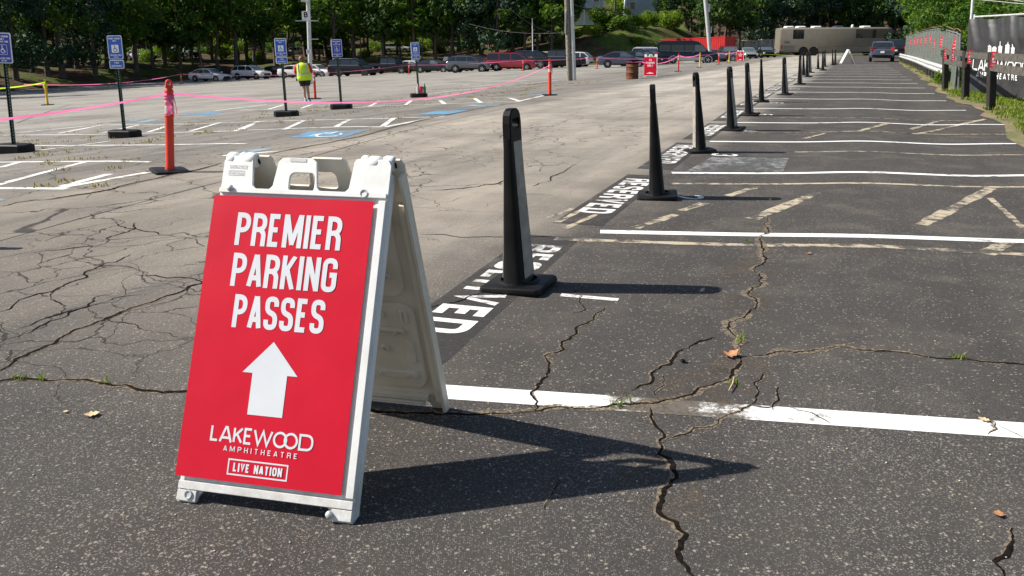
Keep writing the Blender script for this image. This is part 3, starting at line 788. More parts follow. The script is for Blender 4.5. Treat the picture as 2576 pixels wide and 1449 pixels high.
def rnd_along(path, n, t0, t1, p0=0, p1=None):
    out = []; segs = list(zip(path[:-1], path[1:])); Ls = [(b - a).length for a, b in segs]; T = sum(Ls)
    for _ in range(n):
        u = rng.uniform(p0, (p1 or T))
        for (a, b), l in zip(segs, Ls):
            if u <= l: break
            u -= l
        d = (b - a).normalized(); q = Vector((d.y, -d.x)); p = a.lerp(b, min(1, u / l)) + q * rng.uniform(t0, t1); out.append(p)
    return out
for p in rnd_along(RE, 620, .35, 2.6, 0, 22) + rnd_along(RE, 260, .2, 2.4, 18, 70):
    if math.sin(p.x * 1.9 + p.y * .8) + math.sin(p.y * 1.1 - p.x) > -.9: sp.append((p.x, p.y, tz(p.x, p.y) + .04))
blades('verge_grass', 'tufty green grass along the timber barrier and banner fence', sp, GRASSM, .03, .10, .32, 50)
sp = []
for _ in range(420):
    v_ = rng.gauss(13.3, .9) if rng.random() < .55 else rng.uniform(7.5, 17); s_ = rng.uniform(-6, 38)
    if rng.random() < .3: v_ = 10.2 + rng.gauss(0, .25)
    x, y = vs_xy(v_, s_); sp.append((x, y, tz(x, y)))
for _ in range(130):
    p = P(rng.uniform(150, 950), rng.choice([200, 205, 210])); q = gX(rng.uniform(200, 900), rng.uniform(74, 92)); sp.append((q.x, q.y, q.z))
for px_ in ((30, 372), (150, 430), (205, 402), (140, 408), (310, 405), (90, 472), (240, 470), (280, 425), (170, 458), (108, 415), (985, 296), (1005, 299), (1060, 240), (1100, 240), (1190, 236)):
    p = P(*px_); sp += [(p.x + rng.gauss(0, .06), p.y + rng.gauss(0, .06), p.z) for _ in range(2)]
blades('bay_weeds', 'sparse dry weeds growing in the joints of the accessible bays', sp, WEEDM, .015, .05, .12, 10, .008)
sp = []
for px_ in ((1545, 1022), (1560, 1018), (1552, 1026), (1578, 1012), (1862, 862), (1864, 850), (2395, 901), (2410, 903), (2425, 904), (45, 953), (58, 955), (108, 956), (258, 966), (1883, 610), (1838, 965), (1842, 972)):
    p = P(*px_); sp.append((p.x, p.y, p.z + .004))
blades('crack_weeds', 'tiny green weeds sprouting from the pavement cracks in front', sp, GRASSM, .008, .032, .025, 9, .003)

# ------------------------------------------------------------------ folding A-frame signs
def fit_text(mb, s, x0, x1, y, h, t, gap, fn, rnd=.6):
    lo, hi = .002, 1.0
    for _ in range(40):
        md = (lo + hi) / 2
        if text_w(s, md, t, gap) > x1 - x0: hi = md
        else: lo = md
    text(mb, s, x0, y, lo, h, t, gap, fn, rnd=rnd)
def aframe(label, loc, rz, words, detail=True, spread=.42, skew=(0, 0)):
    L, half, c0 = 1.143, spread, .025
    root = thing('a_frame_sign', label, 'sign', loc, rz, 'folding A-frame signs')
    a, h = half / L, math.sqrt(L * L - half * half) / L
    MF = Matrix(((1, 0, 0, 0), (0, a, -h, -half - c0), (0, h, a, 0), (0, 0, 0, 1)))
    MBk = Matrix.Translation((skew[0], skew[1], 0)) @ Matrix(((-1, 0, 0, 0), (0, -a, h, half + c0), (0, h, a, 0), (0, 0, 0, 1)))
    H = .3135
    out = [(-H, 0), (-.245, 0), (-.238, .022), (-.222, .040), (.222, .040), (.238, .022), (.245, 0), (H, 0), (H, L - .02), (H - .012, L), (.186, L), (.178, L - .012), (.168, L - .10), (.155, L - .112),
           (.062, L - .112), (.052, L - .10), (.040, L - .016), (.022, L - .002), (-.088, L - .002), (-.104, L - .016), (-.116, L - .10), (-.128, L - .112), (-.180, L - .112), (-.192, L - .10), (-.202, L - .012), (-.21, L), (-H + .012, L), (-H, L - .02)]
    hole = rrect(.095, .066, .018, -.007, L - .066 - .030 + .01)
    for k, M in enumerate((MF, MBk)):
        m = MB(); m.plate(out, [hole], .011, M)
        def bx(u0, u1, t0, t1, n0, n1):
            m2 = MB(); m2.box(((u0 + u1) / 2, (t0 + t1) / 2, (n0 + n1) / 2), (u1 - u0, t1 - t0, abs(n1 - n0)))
            m.add([M @ Vector(p) for p in m2.v], m2.f)
        for s in (-1, 1):
            bx(s * (H - .006) - .006, s * (H - .006) + .006, .001, L - .045, -.0115, -.048)
        bx(-.222, .222, .041, .053, -.0115, -.04)
        bx(-.155, -.125, L - .25, L - .115, -.0115, -.022) if False else None
        if k == 0:
            bx(.285, H - .002, .075, 1.005, .0004, .012)
            bx(-H + .002, H - .002, .042, .068, .0004, .010)
            bx(-H + .002, -.24, .006, .040, .0004, .010); bx(.24, H - .002, .006, .040, .0004, .010)
            bx(-H + .002, H - .002, 1.012, L - .114, .0004, .012)
            # frame of the handle and hinge blocks
            for u0, u1 in ((-.100, -.057), (.043, .045)): pass
        elif detail:
            def tile(w_, t0, t1, rad, n0, n1, u=0):
                rg = [[M @ Vector((x, y, n)) for x, y in rrect(w_ - 2 * e, t1 - t0 - 2 * e, max(rad - e, .004), u, (t0 + t1) / 2, 5)] for e, n in ((0, n0), (.002, n1 * .8 + n0 * .2), (.007, n1), (.016, n1))]
                m.loft(rg)
            tile(.50, .115, .545, .06, -.0113, -.026); tile(.46, .575, .985, .06, -.0113, -.026)
            for t0, t1, w_ in ((.175, .215, .44), (.395, .430, .40), (.655, .690, .38), (.79, .825, .38), (.92, .95, .34)): tile(w_, t0, t1, .017, -.0262, -.036)
            for u in (-.205, .205): tile(.040, .255, .375, .019, -.0262, -.033, u); tile(.034, .45, .525, .016, -.0262, -.033, u)
            for u in (-.284, .284): bx(u - .010, u + .010, .06, .98, -.0113, -.034)
            bx(-.24, .24, .062, .082, -.0113, -.034)
            for t0, us, zz0 in ((.195, (-.18, -.06, .06, .18), -.036), (.412, (-.16, .16), -.036), (.672, (-.15, .15), -.036), (.807, (-.15, .15), -.036), (.49, (-.11, .11, 0), -.026), (.325, (-.1, 0, .1), -.026)):
                for u in us:
                    r0_ = .007 if zz0 < -.03 else .019
                    q = MB(); q.lathe([(r0_, zz0), (r0_ * .85, zz0 - .009), (r0_ * .45, zz0 - .010), (r0_ * .4, zz0 - .004), (.001, zz0 - .004)], 14); m.add([M @ (Vector(p) + Vector((u, t0, 0))) for p in q.v], q.f)
        leg = m.build('front_panel' if k == 0 else 'back_panel', BOUNCE_CREAM if k and detail else WHITE, root, bevel=.0028 if detail else 0)
    # hinge knuckles
    zt = h * L + .004
    for u0, u1, sgn in ((-.312, -.272, -1), (-.245, -.200, -1), (-.270, -.247, 1), (.190, .220, 1), (.222, .268, -1), (.270, .312, 1)):
        m = MB(); m.lathe([(.010, u0), (.024, u0 + .004), (.027, u0 + .010), (.027, u1 - .010), (.024, u1 - .004), (.010, u1)], 16, (0, sgn * .006, zt - .022), 'x')
        m.build('hinge', WHITE, root, smooth='auto')
    for u in (-.199, .3135):
        m = MB(); m.lathe([(.012, u), (.012, u + .004), (.006, u + .0045), (.001, u + .0045)], 12, (0, .006, zt - .024), 'x')
        m.build('hinge_bolt', BLK, root)
    # poster
    du, dt = -.0275, .082
    PM = MF @ Matrix.Translation((du, dt, .0140))
    m = MB(); m.plate(rrect(.594, .919, .002, 0, .4595, 1), (), .0016, PM)
    poster = m.build('poster', REDP, root)
    def fn(x, y, l): return PM @ Vector((x, y, .0006 + l * .00006))
    m = MB()
    if words == 'PREMIER':
        fit_text(m, 'PREMIER', -.195, .196, .753, .110, .0168, .0085, fn, .8)
        fit_text(m, 'PARKING', -.190, .197, .617, .110, .0168, .0085, fn, .8)
        fit_text(m, 'PASSES', -.164, .170, .483, .108, .0168, .0085, fn, .8)
        m.build('lettering', PRINT, poster)
        m = MB(); m.plate([(-.063, .212), (.063, .212), (.063, .343), (.1, .343), (0, .446), (-.1, .343), (-.063, .343)], (), .0005, PM @ Matrix.Translation((0, 0, .001)))
        m.build('arrow', PRINT, poster)
        m = MB(); t = .0074; y0, hh = .119, .051; x = -.187
        for ch, w_ in (('L', .030), ('A', .046), ('K', .035), ('E', .030), ('W', .070)):
            cw = w_; iw, ih = cw - t, hh - t
            for pl in GL[ch]:
                stroke(m, fillet([(x + p[0] * iw + t / 2, y0 + p[1] * ih + t / 2, *p[2:]) for p in pl], .012), t, fn, 1 + x * 20)
            x += cw + (.004 if ch not in 'AKW' else .0035)
        for cxx in (.066, .104):
            stroke(m, [Vector((cxx + .0215 * math.cos(R(a_)), y0 + hh / 2 + .0215 * math.sin(R(a_)))) for a_ in range(0, 361, 12)], t, fn, 5 + cxx * 40)
        stroke(m, fillet([(.136, y0 + t / 2), (.136, y0 + hh - t / 2), (.18, y0 + hh - t / 2, 'r'), (.18, y0 + t / 2, 'r'), (.136, y0 + t / 2)], .022), t, fn, 11)
        m.build('venue_name', PRINT, poster)
        m = MB(); fit_text(m, 'AMPHITHEATRE', -.133, .133, .0925, .0165, .0026, .0105, fn, .6); m.build('venue_line', PRINT, poster)
        m = MB(); stroke(m, [Vector(p) for p in ((-.107, .0235), (.104, .0235), (.104, .069), (-.107, .069), (-.107, .0235))], .0045, fn, 0)
        fit_text(m, 'LIVE NATION', -.089, .087, .033, .0265, .0056, .0034, fn, .5)
        m.build('promoter_mark', PRINT, poster)
    elif words:
        fit_text(m, '$5', -.06, .06, .72, .11, .032, .02, fn)
        fit_text(m, 'PARKING', -.20, .20, .58, .10, .030, .018, fn)
        fit_text(m, 'ONLY', -.14, .14, .44, .10, .030, .018, fn)
        m.build('lettering', PRINT, poster)
        m = MB(); m.plate([(-.17, .08), (.17, .08), (.17, .11), (.07, .13), (.05, .16), (-.05, .16), (-.07, .13), (-.17, .11)], (), .0005, PM @ Matrix.Translation((0, 0, .001)))
        m.build('venue_name', PRINT, poster)
    if detail:
        HM = MF @ Matrix.Translation((0, 0, .0006)); fe = lambda x, y, l: HM @ Vector((x, y, .0004 + l * .00005))
        EMB = mat('embossed_plastic', (.58, .57, .54), .5)
        m = MB(); fit_text(m, 'SIGNICADE', -.290, -.220, 1.098, .012, .0018, .0022, fe); m.build('maker_line', EMB, root)
        m = MB(); stroke(m, [Vector(p) for p in ((-.289, 1.075), (-.230, 1.075), (-.230, 1.090), (-.289, 1.090), (-.289, 1.075))], .0016, fe, 0)
        fit_text(m, 'PLASTICADE', -.285, -.234, 1.0785, .008, .0014, .0016, fe); m.build('maker_plate', EMB, root)
        m = MB(); m.plate(rrect(.062, .012, .003, -.030, 1.133), (), .0012, MF @ Matrix.Translation((0, 0, .0014))); m.build('handle_label', EMB, root)
    # screws
    if detail:
        for u, t0, dome in ((-.2685, .057 - .03, 0), (.2365, .052 - .03, 1), (-.2685, 1.027, 1), (.2295, 1.026, 0)):
            q = MB()
            if dome: q.lathe([(.012, .011), (.010, .020), (.006, .0225), (.001, .023)], 14)
            else: q.lathe([(.015, .011), (.014, .0145), (.011, .0145), (.0095, .0115), (.001, .0115)], 16)
            m = MB(); m.add([MF @ (Vector(p) + Vector((u, t0, 0))) for p in q.v], q.f)
            m.build('screw', GALV, root, smooth='auto')
    return root
big_sign = aframe('large white folding sign with red PREMIER PARKING PASSES poster, closest to the camera', (-.676, 2.858, 0), -.236, 'PREMIER', True, .430, (.03, -.02))
big_sign.scale = (.965, 1, 1)
for px_, py_, lab, rz, w_ in ((1636, 193, 'white folding sign with a small red poster beside the rusty barrel', -.12, 'S'),
                              (1862, 154.5, 'distant white folding sign with a red poster by the tape line', -.2, 'S')):
    p = P(px_, py_); p = P(px_, py_) if py_ < 160 else p
    aframe(lab, p, rz, w_, False, .36)
p = P(2131, 160); aframe('white folding sign seen edge on in front of the tour bus', p, R(82), '', False, .47)

# ------------------------------------------------------------------ black traffic cones along the stalls
def make_cone(label):
    root = thing('traffic_cone', label, 'traffic cone', group='tall black cones along the reserved stalls')
    m = MB(); rings = []
    for s, z in ((.186, .002), (.190, .010), (.186, .034), (.178, .040)):
        rings.append([(x, y, z) for x, y in rrect(2 * s, 2 * s, .03, 0, 0, 3)])
    m.loft(rings); base = m.build('base', BLK, root, smooth='auto')
    m = MB(); m.lathe([(.128, .0405), (.124, .052), (.112, .055), (.108, .0405)], 28); m.build('base_ring', BLK, base, smooth='auto')
    for sx in (-1, 1):
        m = MB(); m.loft([[(sx * .162 + x, y, z) for x, y in rrect(.022, .075, .008)] for z in (.0405, .0425)])
        m.build('grip_slot', BLK2, base)
    m = MB(); rings = []; n = 32
    for z, a, b in ((.041, .128, .080), (.055, .122, .072), (.30, .114, .058), (.60, .104, .042), (.85, .096, .029), (.90, .094, .027)):
        ring = []
        for k in range(n):
            t = 2 * math.pi * k / n; c_, s_ = math.cos(t), math.sin(t)
            ex_ = .62 - .25 * z; ring.append((a * abs(c_) ** ex_ * (1 if c_ > 0 else -1), b * abs(s_) ** ex_ * (1 if s_ > 0 else -1), z))
        rings.append(ring)
    m.loft(rings); body = m.build('body', BLK2, root, smooth='auto')
    m = MB(); o = [(-.0905, .845), (.0905, .845), (.0885, .985), (.080, 1.03), (.060, 1.056), (.03, 1.068), (-.03, 1.068), (-.060, 1.056), (-.080, 1.03), (-.0885, .985)]
    m.plate(o, [rrect(.105, .052, .022, 0, .985)], .051, Matrix.Translation((0, -.0255, 0)) @ Matrix.Rotation(R(90), 4, 'X'))
    m.build('handle', BLK2, root, bevel=.006)
    for s in (-1, 1):
        m = MB(); rings = []
        for z, cut, wd in ((.075, .0715, .078), (.30, .0592, .072), (.60, .0432, .066), (.85, .0302, .060), (.88, .0288, .059)):
            rings.append([(-wd, s * (cut - .003), z), (wd, s * (cut - .003), z), (wd, s * (cut + .0015), z), (-wd, s * (cut + .0015), z)])
        m.loft(rings); m.build('side_strip', CPANEL, root)
    return root
CONES = [(1306, 722, 69, 'nearest tall black cone with a worn grey strip, beside the red sign'), (1653, 497, 80, 'second black cone from the camera, seen edge on at stall 2'),
         (1760, 383, 93, 'black cone with a pale taped edge by stall number 3'), (1842, 328, 58, 'fourth black cone from the camera, grey strip facing right'),
         (1885, 291, 60, 'fifth black cone from the camera, narrow top'), (1915, 257, 76, 'slender black cone standing alone just past the fifth cone'),
         (1975, 239, 50, 'seventh black cone with a pale right side'), (2012, 213, 56, 'eighth black cone in front of the bus wheel'),
         (2022, 190, 65, 'black cone half hidden between the eighth cone and the closest pair'), (2031, 194, 52, 'black cone right of the half hidden cone'),
         (2037, 183, 45, 'black cone tucked behind the tenth cone'), (2058, 174, 68, 'thin black cone of the far group, left one'), (2070, 177, 60, 'broad black cone of the far group'),
         (2075, 168, 55, 'black cone barely showing behind the far group'), (2095, 164, 66, 'left cone of the last overlapping pair'), (2101, 162.5, 50, 'right cone of the last overlapping pair')]
first = None
for x, y, rz, lab in CONES:
    if first is None: c = first = make_cone(lab)
    else: c = copy_tree(first)
    k_l = CONES.index((x, y, rz, lab)); lean_ = (2.4, 4.4, 5.2, 5.8, 5.6, 3.6, 4.8, 3.4, 5, 4.2, 3, 4.6, 3.8, 4, 5, 3.2)[k_l]
    c['label'] = lab; c.location = P(x, y); c.rotation_euler = (Matrix.Rotation(-R(lean_), 3, 'Y') @ Matrix.Rotation(R((-.8, .6, -1.2, 1.0)[k_l % 4]), 3, 'X') @ Matrix.Rotation(R(rz), 3, 'Z')).to_euler()

# ------------------------------------------------------------------ orange delineator posts
def make_post(col, label, grp, collars=2):
    root = thing('delineator_post', label, 'delineator', group=grp)
    m = MB(); m.loft([[(x, y, z) for x, y in rrect(2 * s, 2 * s, .05, 0, 0, 2)] for s, z in ((.205, .003), (.205, .026), (.195, .034))])
    m.build('base', BLK, root, smooth='auto')
    m = MB(); m.lathe([(.058, .0345), (.056, .07), (.050, .09), (.049, .66), (.056, .665), (.056, .68), (.048, .685), (.047, .94), (.052, .945), (.052, .965), (.038, .985), (.036, 1.0), (.001, 1.001)], 20)
    m.build('tube', col, root, smooth='auto')
    m = MB(); q = MB(); q.plate([(-.042, .995), (.042, .995), (.036, 1.075), (.018, 1.092), (-.018, 1.092), (-.036, 1.075)], [rrect(.036, .038, .012, 0, 1.05)], .05)
    m.add([(p[0], p[2] + .025, p[1]) for p in q.v], q.f); m.build('handle', col, root, bevel=.005)
    for z in ((.70, .79), (.83, .92))[:collars]:
        m = MB(); m.lathe([(.0475, z[0]), (.0495, z[0] + .002), (.0495, z[1] - .002), (.0475, z[1])], 20)
        m.build('reflective_collar', REFL, root, smooth='auto')
    return root
OR = []
POSTS = [(428, 433, 35, 'nearest orange post with pink tape tied round its top'), (1383, 240, 10, 'orange post wrapped in pink tape where the sagging tape ends'),
         (793, 249, 0, 'orange post half hidden beside the person in the vest'), (457, 211, 0, 'small distant orange post left of the white sedan'),
         (1029, 187, 0, 'small orange post in front of the black pickup'), (1316, 178, 0, 'small orange post in front of the red minivan'), (1502, 172.5, 0, 'small orange post at the tail of the grey sedan'),
         (1706, 180, 0, 'orange post with tape in front of the black van'), (1808, 162, 0, 'reddish orange post at the nose of the black van'),
         (1852, 154.5, 0, 'orange post just left of the distant folding sign')]
p0 = None; post_at = {}
for x, y, rz, lab in POSTS:
    if p0 is None: c = p0 = make_post(ORANGE, lab, 'orange delineator posts')
    else: c = copy_tree(p0)
    c['label'] = lab; c.location = P(x, y); c.rotation_euler = (0, 0, R(rz)); post_at[x] = Vector(c.location)
    if x == 428: c.rotation_euler = (Matrix.Rotation(R(4.4), 3, 'Y') @ Matrix.Rotation(R(rz), 3, 'Z')).to_euler()
py0 = make_post(YEL, 'yellow post with lime tape tied to it, far left of the lot', 'yellow delineator posts', 0)
py0.location = P(120, 264.5); post_at[120] = Vector(py0.location)
for x, y, lab in ((1760, 170, 'yellow post in front of the middle of the black van'), (1834, 158, 'yellow topped post between van and distant folding sign')):
    c = copy_tree(py0); c['label'] = lab; c.location = P(x, y); post_at[x] = Vector(c.location)
# tape tied round the nearest posts
def wrap(p, z, mt, name, label, n=5, r=.055, seed=1):
    r2 = random.Random(seed); m = MB()
    for k in range(2):
        m.lathe([(r - .004, z + k * .03), (r, z + k * .03 + .004), (r + .002, z + k * .03 + .02), (r - .003, z + k * .03 + .026)], 16)
    for k in range(n):
        a = r2.uniform(0, 6.28); q = [Vector((r * math.cos(a), r * math.sin(a), z))]
        for i in range(5): q.append(q[-1] + Vector((r2.uniform(-.01, .014) * math.cos(a), r2.uniform(-.01, .014) * math.sin(a), -r2.uniform(.02, .05))))
        t = Vector((-math.sin(a), math.cos(a), 0)) * .012
        vs = []
        for u in q: vs += [u - t, u + t]
        m.add(vs, [(2 * i, 2 * i + 1, 2 * i + 3, 2 * i + 2) for i in range(len(q) - 1)])
    o = m.build(name, mt); o.location = p; tag(o, label, 'tape'); return o
wrap(post_at[428] + Vector((.066, 0, 0)), .86, PINK, 'tape_knot', 'pink tape knotted round the nearest orange post', 7, .06, 1)
wrap(post_at[1383], .84, PINK, 'tape_knot', 'pink tape knotted round the orange post by the utility pole', 8, .058, 4)
wrap(post_at[120], .92, LIME, 'tape_knot', 'lime green tape knotted round the yellow post', 7, .058, 2)
def tape(a, b, sag, mt, label, wd=.030, grp=None, n=40):
    m = MB(); a = Vector(a); b = Vector(b); vs = []
    d = (b - a).normalized(); q = Vector((-d.y, d.x, 0)).normalized()
    for i in range(n + 1):
        t = i / n; p = a.lerp(b, t) - Vector((0, 0, sag * 4 * t * (1 - t)))
        tw = .25 * math.sin(t * 17 + a.x)
        up = Vector((0, 0, math.cos(tw))) + q * math.sin(tw)
        vs += [p + up * wd / 2, p - up * wd / 2]
    m.add(vs, [(2 * i, 2 * i + 1, 2 * i + 3, 2 * i + 2) for i in range(n)])
    return tag(m.build('barrier_tape', mt, fixn=False), label, 'tape', grp)
TG = 'pink barrier tapes strung between posts'
def ptop(x, z=.93): return post_at[x] + Vector((.077 * z if x == 428 else 0, 0, z))
def extra_post(src, lab, q):
    c = copy_tree(src); c['label'] = lab; c.location = (q.x, q.y, tz(q.x, q.y)); return Vector(c.location)
ea = extra_post(p0, 'orange post holding the pink tape beyond the left edge of the picture', atY(-430, 312, 6.2))
eb = extra_post(py0, 'yellow post holding the lime tape beyond the left edge of the picture', atY(-60, 222, 24))
tape(ptop(428), ea + Vector((0, 0, .84)), .05, PINK, 'pink tape running left from the nearest orange post out of the picture', .022, TG)
tape(ptop(428), ptop(1383, .9), .48, PINK, 'long sagging pink tape between nearest orange post and the one by the utility pole', .024, TG, 80)
tape(ptop(120, .97), eb + Vector((0, 0, .95)), .05, LIME, 'lime green tape running left from the yellow post', .045)
tape(ptop(457, .98), atY(60, 212, 58), .4, PINK, 'thin pink tape left of the small distant orange post before the woods', .05, TG)
tape(ptop(457, .98), ptop(1029, .95), .5, PINK, 'pink tape crossing in front of the white cars', .036, TG)
tape(ptop(1029, .95), ptop(1316, .98), .12, PINK, 'pink tape across the grey hatchback and dark sedan', .036, TG)
tape(ptop(1316, .98), ptop(1502, .98), .08, PINK, 'pink tape across the nose of the red minivan', .036, TG)
tape(ptop(1502, .98), ptop(1808, .95), .3, PINK, 'pink tape across the grey sedan and the van', .036, TG)
tape(ptop(1706, .95), ptop(1760, .98), .16, PINK, 'short sagging pink tape before the van door', .05, TG)
tape(ptop(1808, .95), ptop(1852, .95), .1, PINK, 'short pink tape just left of the distant folding sign', .05, TG)
tape(ptop(1852, .95), atY(2190, 134, 92), .3, LIME, 'thin lime tape in front of the tour bus', .04)

# ------------------------------------------------------------------ accessible parking signs on movable posts
def make_signpost(label, loc, lean, kind, yaw):
    root = thing('parking_sign', label, 'sign', loc, yaw, 'accessible parking signs on rubber bases')
    m = MB(); m.loft([[(x, y, z) for x, y in rrect(2 * a, 2 * b, .10, 0, 0, 1)] for a, b, z in ((.31, .20, .003), (.31, .20, .13), (.29, .18, .15))])
    m.build('base', BLK, root)
    K = Matrix.Translation((0, 0, .12)) @ Matrix.Rotation(R(-lean), 4, 'Y')
    m = MB()
    for dx, dw in ((0, .016), (-.028, .012), (.028, .012)):
        q = MB(); q.box((dx, -.004 if dx else .012, .92), (.044 if not dx else .012, .012 if not dx else .02, 1.84)); m.add([K @ Vector(p) for p in q.v], q.f)
    post = m.build('post', GREENP, root)
    m = MB()
    for i in range(34):
        q = MB(); q.box((0, .0045, .08 + i * .05), (.011, .003, .018)); m.add([K @ Vector(p) for p in q.v], q.f)
    m.build('punched_holes', GALV, post)
    boards = [(1.885 - .46 if kind != 'plain' else 1.885 - .50, .46 if kind != 'plain' else .50, .31, 'main')]
    if kind == 'van': boards.append((boards[0][0] - .18, .165, .31, 'sub'))
    for z0, hgt, wd, nm in boards:
        for side in (-1, 1):
            yy = -.022 if side < 0 else .030
            xo = 0 if side < 0 else -.03
            M0 = K @ Matrix.Translation((xo, yy, z0 + hgt / 2)) @ Matrix.Rotation(R(90), 4, 'X')
            m = MB(); m.plate(rrect(wd, hgt, .03), (), .004, M0); bd = m.build('sign_board' if nm == 'main' else 'sub_board', SWHITE, root)
            if side > 0: continue
            m = MB(); m.plate(rrect(wd - .028, hgt - .028, .02), (), .0006, M0 @ Matrix.Translation((0, 0, .0012)))
            m.build('blue_field', BLUE2 if (kind == 'van') else BLUE, bd)
            def fn(x, y, l): return M0 @ Vector((x, y, .0022 + l * .0001))
            m = MB()
            def ctext(s, y, h_, wmax):
                fit_text(m, s, -wmax / 2, wmax / 2, y, h_, h_ * .2, h_ * .16, fn)
            if nm == 'sub':
                ctext('VAN', .012, .036, .10); ctext('ACCESSIBLE', -.048, .036, .22)
            else:
                q = hgt / 2
                ctext('PERMIT PARKING', q - .075, .03, .24); ctext('ONLY', q - .118, .03, .08)
                if kind == 'plain': ctext('TOWAWAY ZONE', q - .160, .03, .23)
                ctext('VIOLATORS FINED', -q + .068, .028, .24); ctext('TOWED', -q + .03, .026, .10)
            m.build('lettering', SWHITE, bd)
            if nm == 'main':
                yc = -.025; ink = BLUE if kind == 'van' else SWHITE
                m = MB()
                if kind == 'van': m.plate(rrect(.15, .15, .006, 0, yc), (), .0006, M0 @ Matrix.Translation((0, 0, .0019))); m.build('icon_square', SWHITE, bd); m = MB()
                else: stroke(m, [Vector(p) for p in rrect(.155, .16, .012, 0, yc) + [rrect(.155, .16, .012, 0, yc)[0]]], .005, fn, 0)
                s_ = .075
                def f2(x, y, l): return M0 @ Vector((x * s_, y * s_ + yc, .0030 + l * .0001))
                stroke(m, [Vector((-.12 + .07 * math.cos(R(a)), .72 + .07 * math.sin(R(a)))) for a in range(0, 361, 40)], .16, f2, 0)
                stroke(m, [Vector(p) for p in ((-.12, .5), (-.08, -.02), (.32, -.06), (.50, -.52), (.66, -.46))], .17, f2, 1)
                stroke(m, [Vector(p) for p in ((-.1, .26), (.26, .22))], .13, f2, 2)
                stroke(m, [Vector((-.02 + .45 * math.cos(R(a)), -.28 + .45 * math.sin(R(a)))) for a in range(115, 340, 15)], .14, f2, 3)
                m.build('wheelchair_icon', ink, bd)
    return root
for x, y, ln, kd, lab in ((38, 384, -1.5, 'plain', 'blue accessible parking sign cut by the left edge, leaning left'), (315, 346, 0.2, 'van', 'blue accessible sign with white square icon left of the nearest orange post'),
                          (721, 293, 1.3, 'van', 'blue accessible sign just left of the person in the vest'), (859, 274.5, 1.6, 'plain', 'dark blue accessible sign in front of the black suburban'),
                          (1054, 245, 3.0, 'van', 'blue accessible sign with bottles on its base')):
    p = P(x, y); make_signpost(lab, p, ln, kd, R(-8))
ps5 = P(1054, 245)
# cups and bottles left on the base of the fifth sign
def lathe_thing(name, label, cat, prof, mt, loc, parts=()):
    root = thing(name, label, cat, loc)
    m = MB(); m.lathe(prof, 14); m.build('body', mt, root, smooth='auto')
    for nm, pr, mm in parts:
        m = MB(); m.lathe(pr, 12); m.build(nm, mm, root, smooth='auto')
    return root
lathe_thing('cup', 'pinkish red cup on the base of the sign with bottles', 'cup', [(.06, 0), (.085, .26), (.08, .26), (.05, .02), (.001, .02)], mat('cup_pink', (.75, .03, .10), .4), ps5 + Vector((.10, -.16, .152)))
lathe_thing('bottle', 'green bottle on the base of the sign, right of the red cup', 'bottle', [(.05, 0), (.05, .22), (.02, .30), (.018, .36), (.001, .362)], mat('bottle_green', (.03, .22, .08), .2), ps5 + Vector((.23, -.12, .152)), [('cap', [(.021, .362), (.021, .39), (.001, .391)], WHITE)])
lathe_thing('bottle', 'clear bottle on the base of the sign, left of the red cup', 'bottle', [(.045, 0), (.045, .2), (.018, .27), (.016, .32), (.001, .322)], mat('bottle_clear', (.5, .55, .55), .15), ps5 + Vector((-.02, -.17, .152)), [('cap', [(.019, .322), (.019, .345), (.001, .346)], WHITE)])

# ------------------------------------------------------------------ small litter near the camera
def leaf_bit(name, label, px_, size, col, rz, curl=.3):
    p = P(*px_); m = MB(); vs = []; K = 7
    for i in range(K + 1):
        t = i / K; wv = math.sin(math.pi * min(1, t * 1.02)) * .38 * (1 + .35 * math.sin(t * 19))
        z = curl * (4 * (t - .5) ** 2) * .35
        vs += [((t - .5) * size, wv * size, (z + .12 * abs(wv) + .03) * size), ((t - .5) * size, 0, (z + .02) * size), ((t - .5) * size, -wv * size, (z + .12 * abs(wv) + .03) * size)]
    fs = []
    for i in range(K):
        for j in range(2): a = 3 * i + j; fs.append((a, a + 1, a + 4, a + 3))
    m.add(vs, fs); o = m.build(name, col, fixn=False); o.location = p + Vector((0, 0, .006)); o.rotation_euler = (0, 0, rz); tag(o, label, 'leaf'); return o
BROWN = mat('dry_leaf', (.42, .20, .09), .8, c2=(.30, .13, .06), scale=30)
BUFF = mat('buff_leaf', (.62, .46, .28), .8, c2=(.5, .36, .2), scale=30)
leaf_bit('dry_leaf', 'curled brown leaf lying on the pavement joint beyond the white line', (1834, 898), .095, BROWN, .2, .9)
leaf_bit('dry_leaf', 'pale buff leaf on dark asphalt left of the big sign', (232, 1047), .060, BUFF, .4)
leaf_bit('dry_leaf', 'orange brown leaf near the lower right edge', (2512, 1300), .040, BROWN, 1.2)
leaf_bit('dry_leaf', 'small dry leaf on the near white line at right', (2475, 1060), .045, BUFF, -.8)
leaf_bit('dry_leaf', 'tiny brown leaf on the dark stall below the second tan line', (2035, 640), .04, BROWN, .5)
leaf_bit('dry_leaf', 'tiny leaf in the lane left of the big sign foot', (165, 1040), .022, BUFF, .5)
m = MB(); m.lathe([(.013, .0), (.014, .004), (.010, .007), (.001, .0075)], 14); o = m.build('dark_pebble', BLK2, smooth=True); o.location = P(1717, 913) + Vector((0, 0, .008)); tag(o, 'small dark flat pebble lying between the cracks', 'pebble')
m = MB(); a, b = P(1833, 990), P(1846, 955); m.tube([a + Vector((0, 0, .012)), (a + b) / 2 + Vector((.006, 0, .016)), b + Vector((0, 0, .012))], [.0022, .0035, .002], 6); tag(m.build('twig', BUFF), 'thin dry twig lying across the pavement crack', 'twig')
m = MB(); r2 = random.Random(5)
for _ in range(150):
    p = P(r2.uniform(20, 2560), r2.uniform(560, 1440)); s = r2.uniform(.002, .0045)
    q = MB(); q.lathe([(s * .6, 0), (s, s * .5), (s * .5, s), (.0001, s)], 6); m.add([Vector(v) + p for v in q.v], q.f)
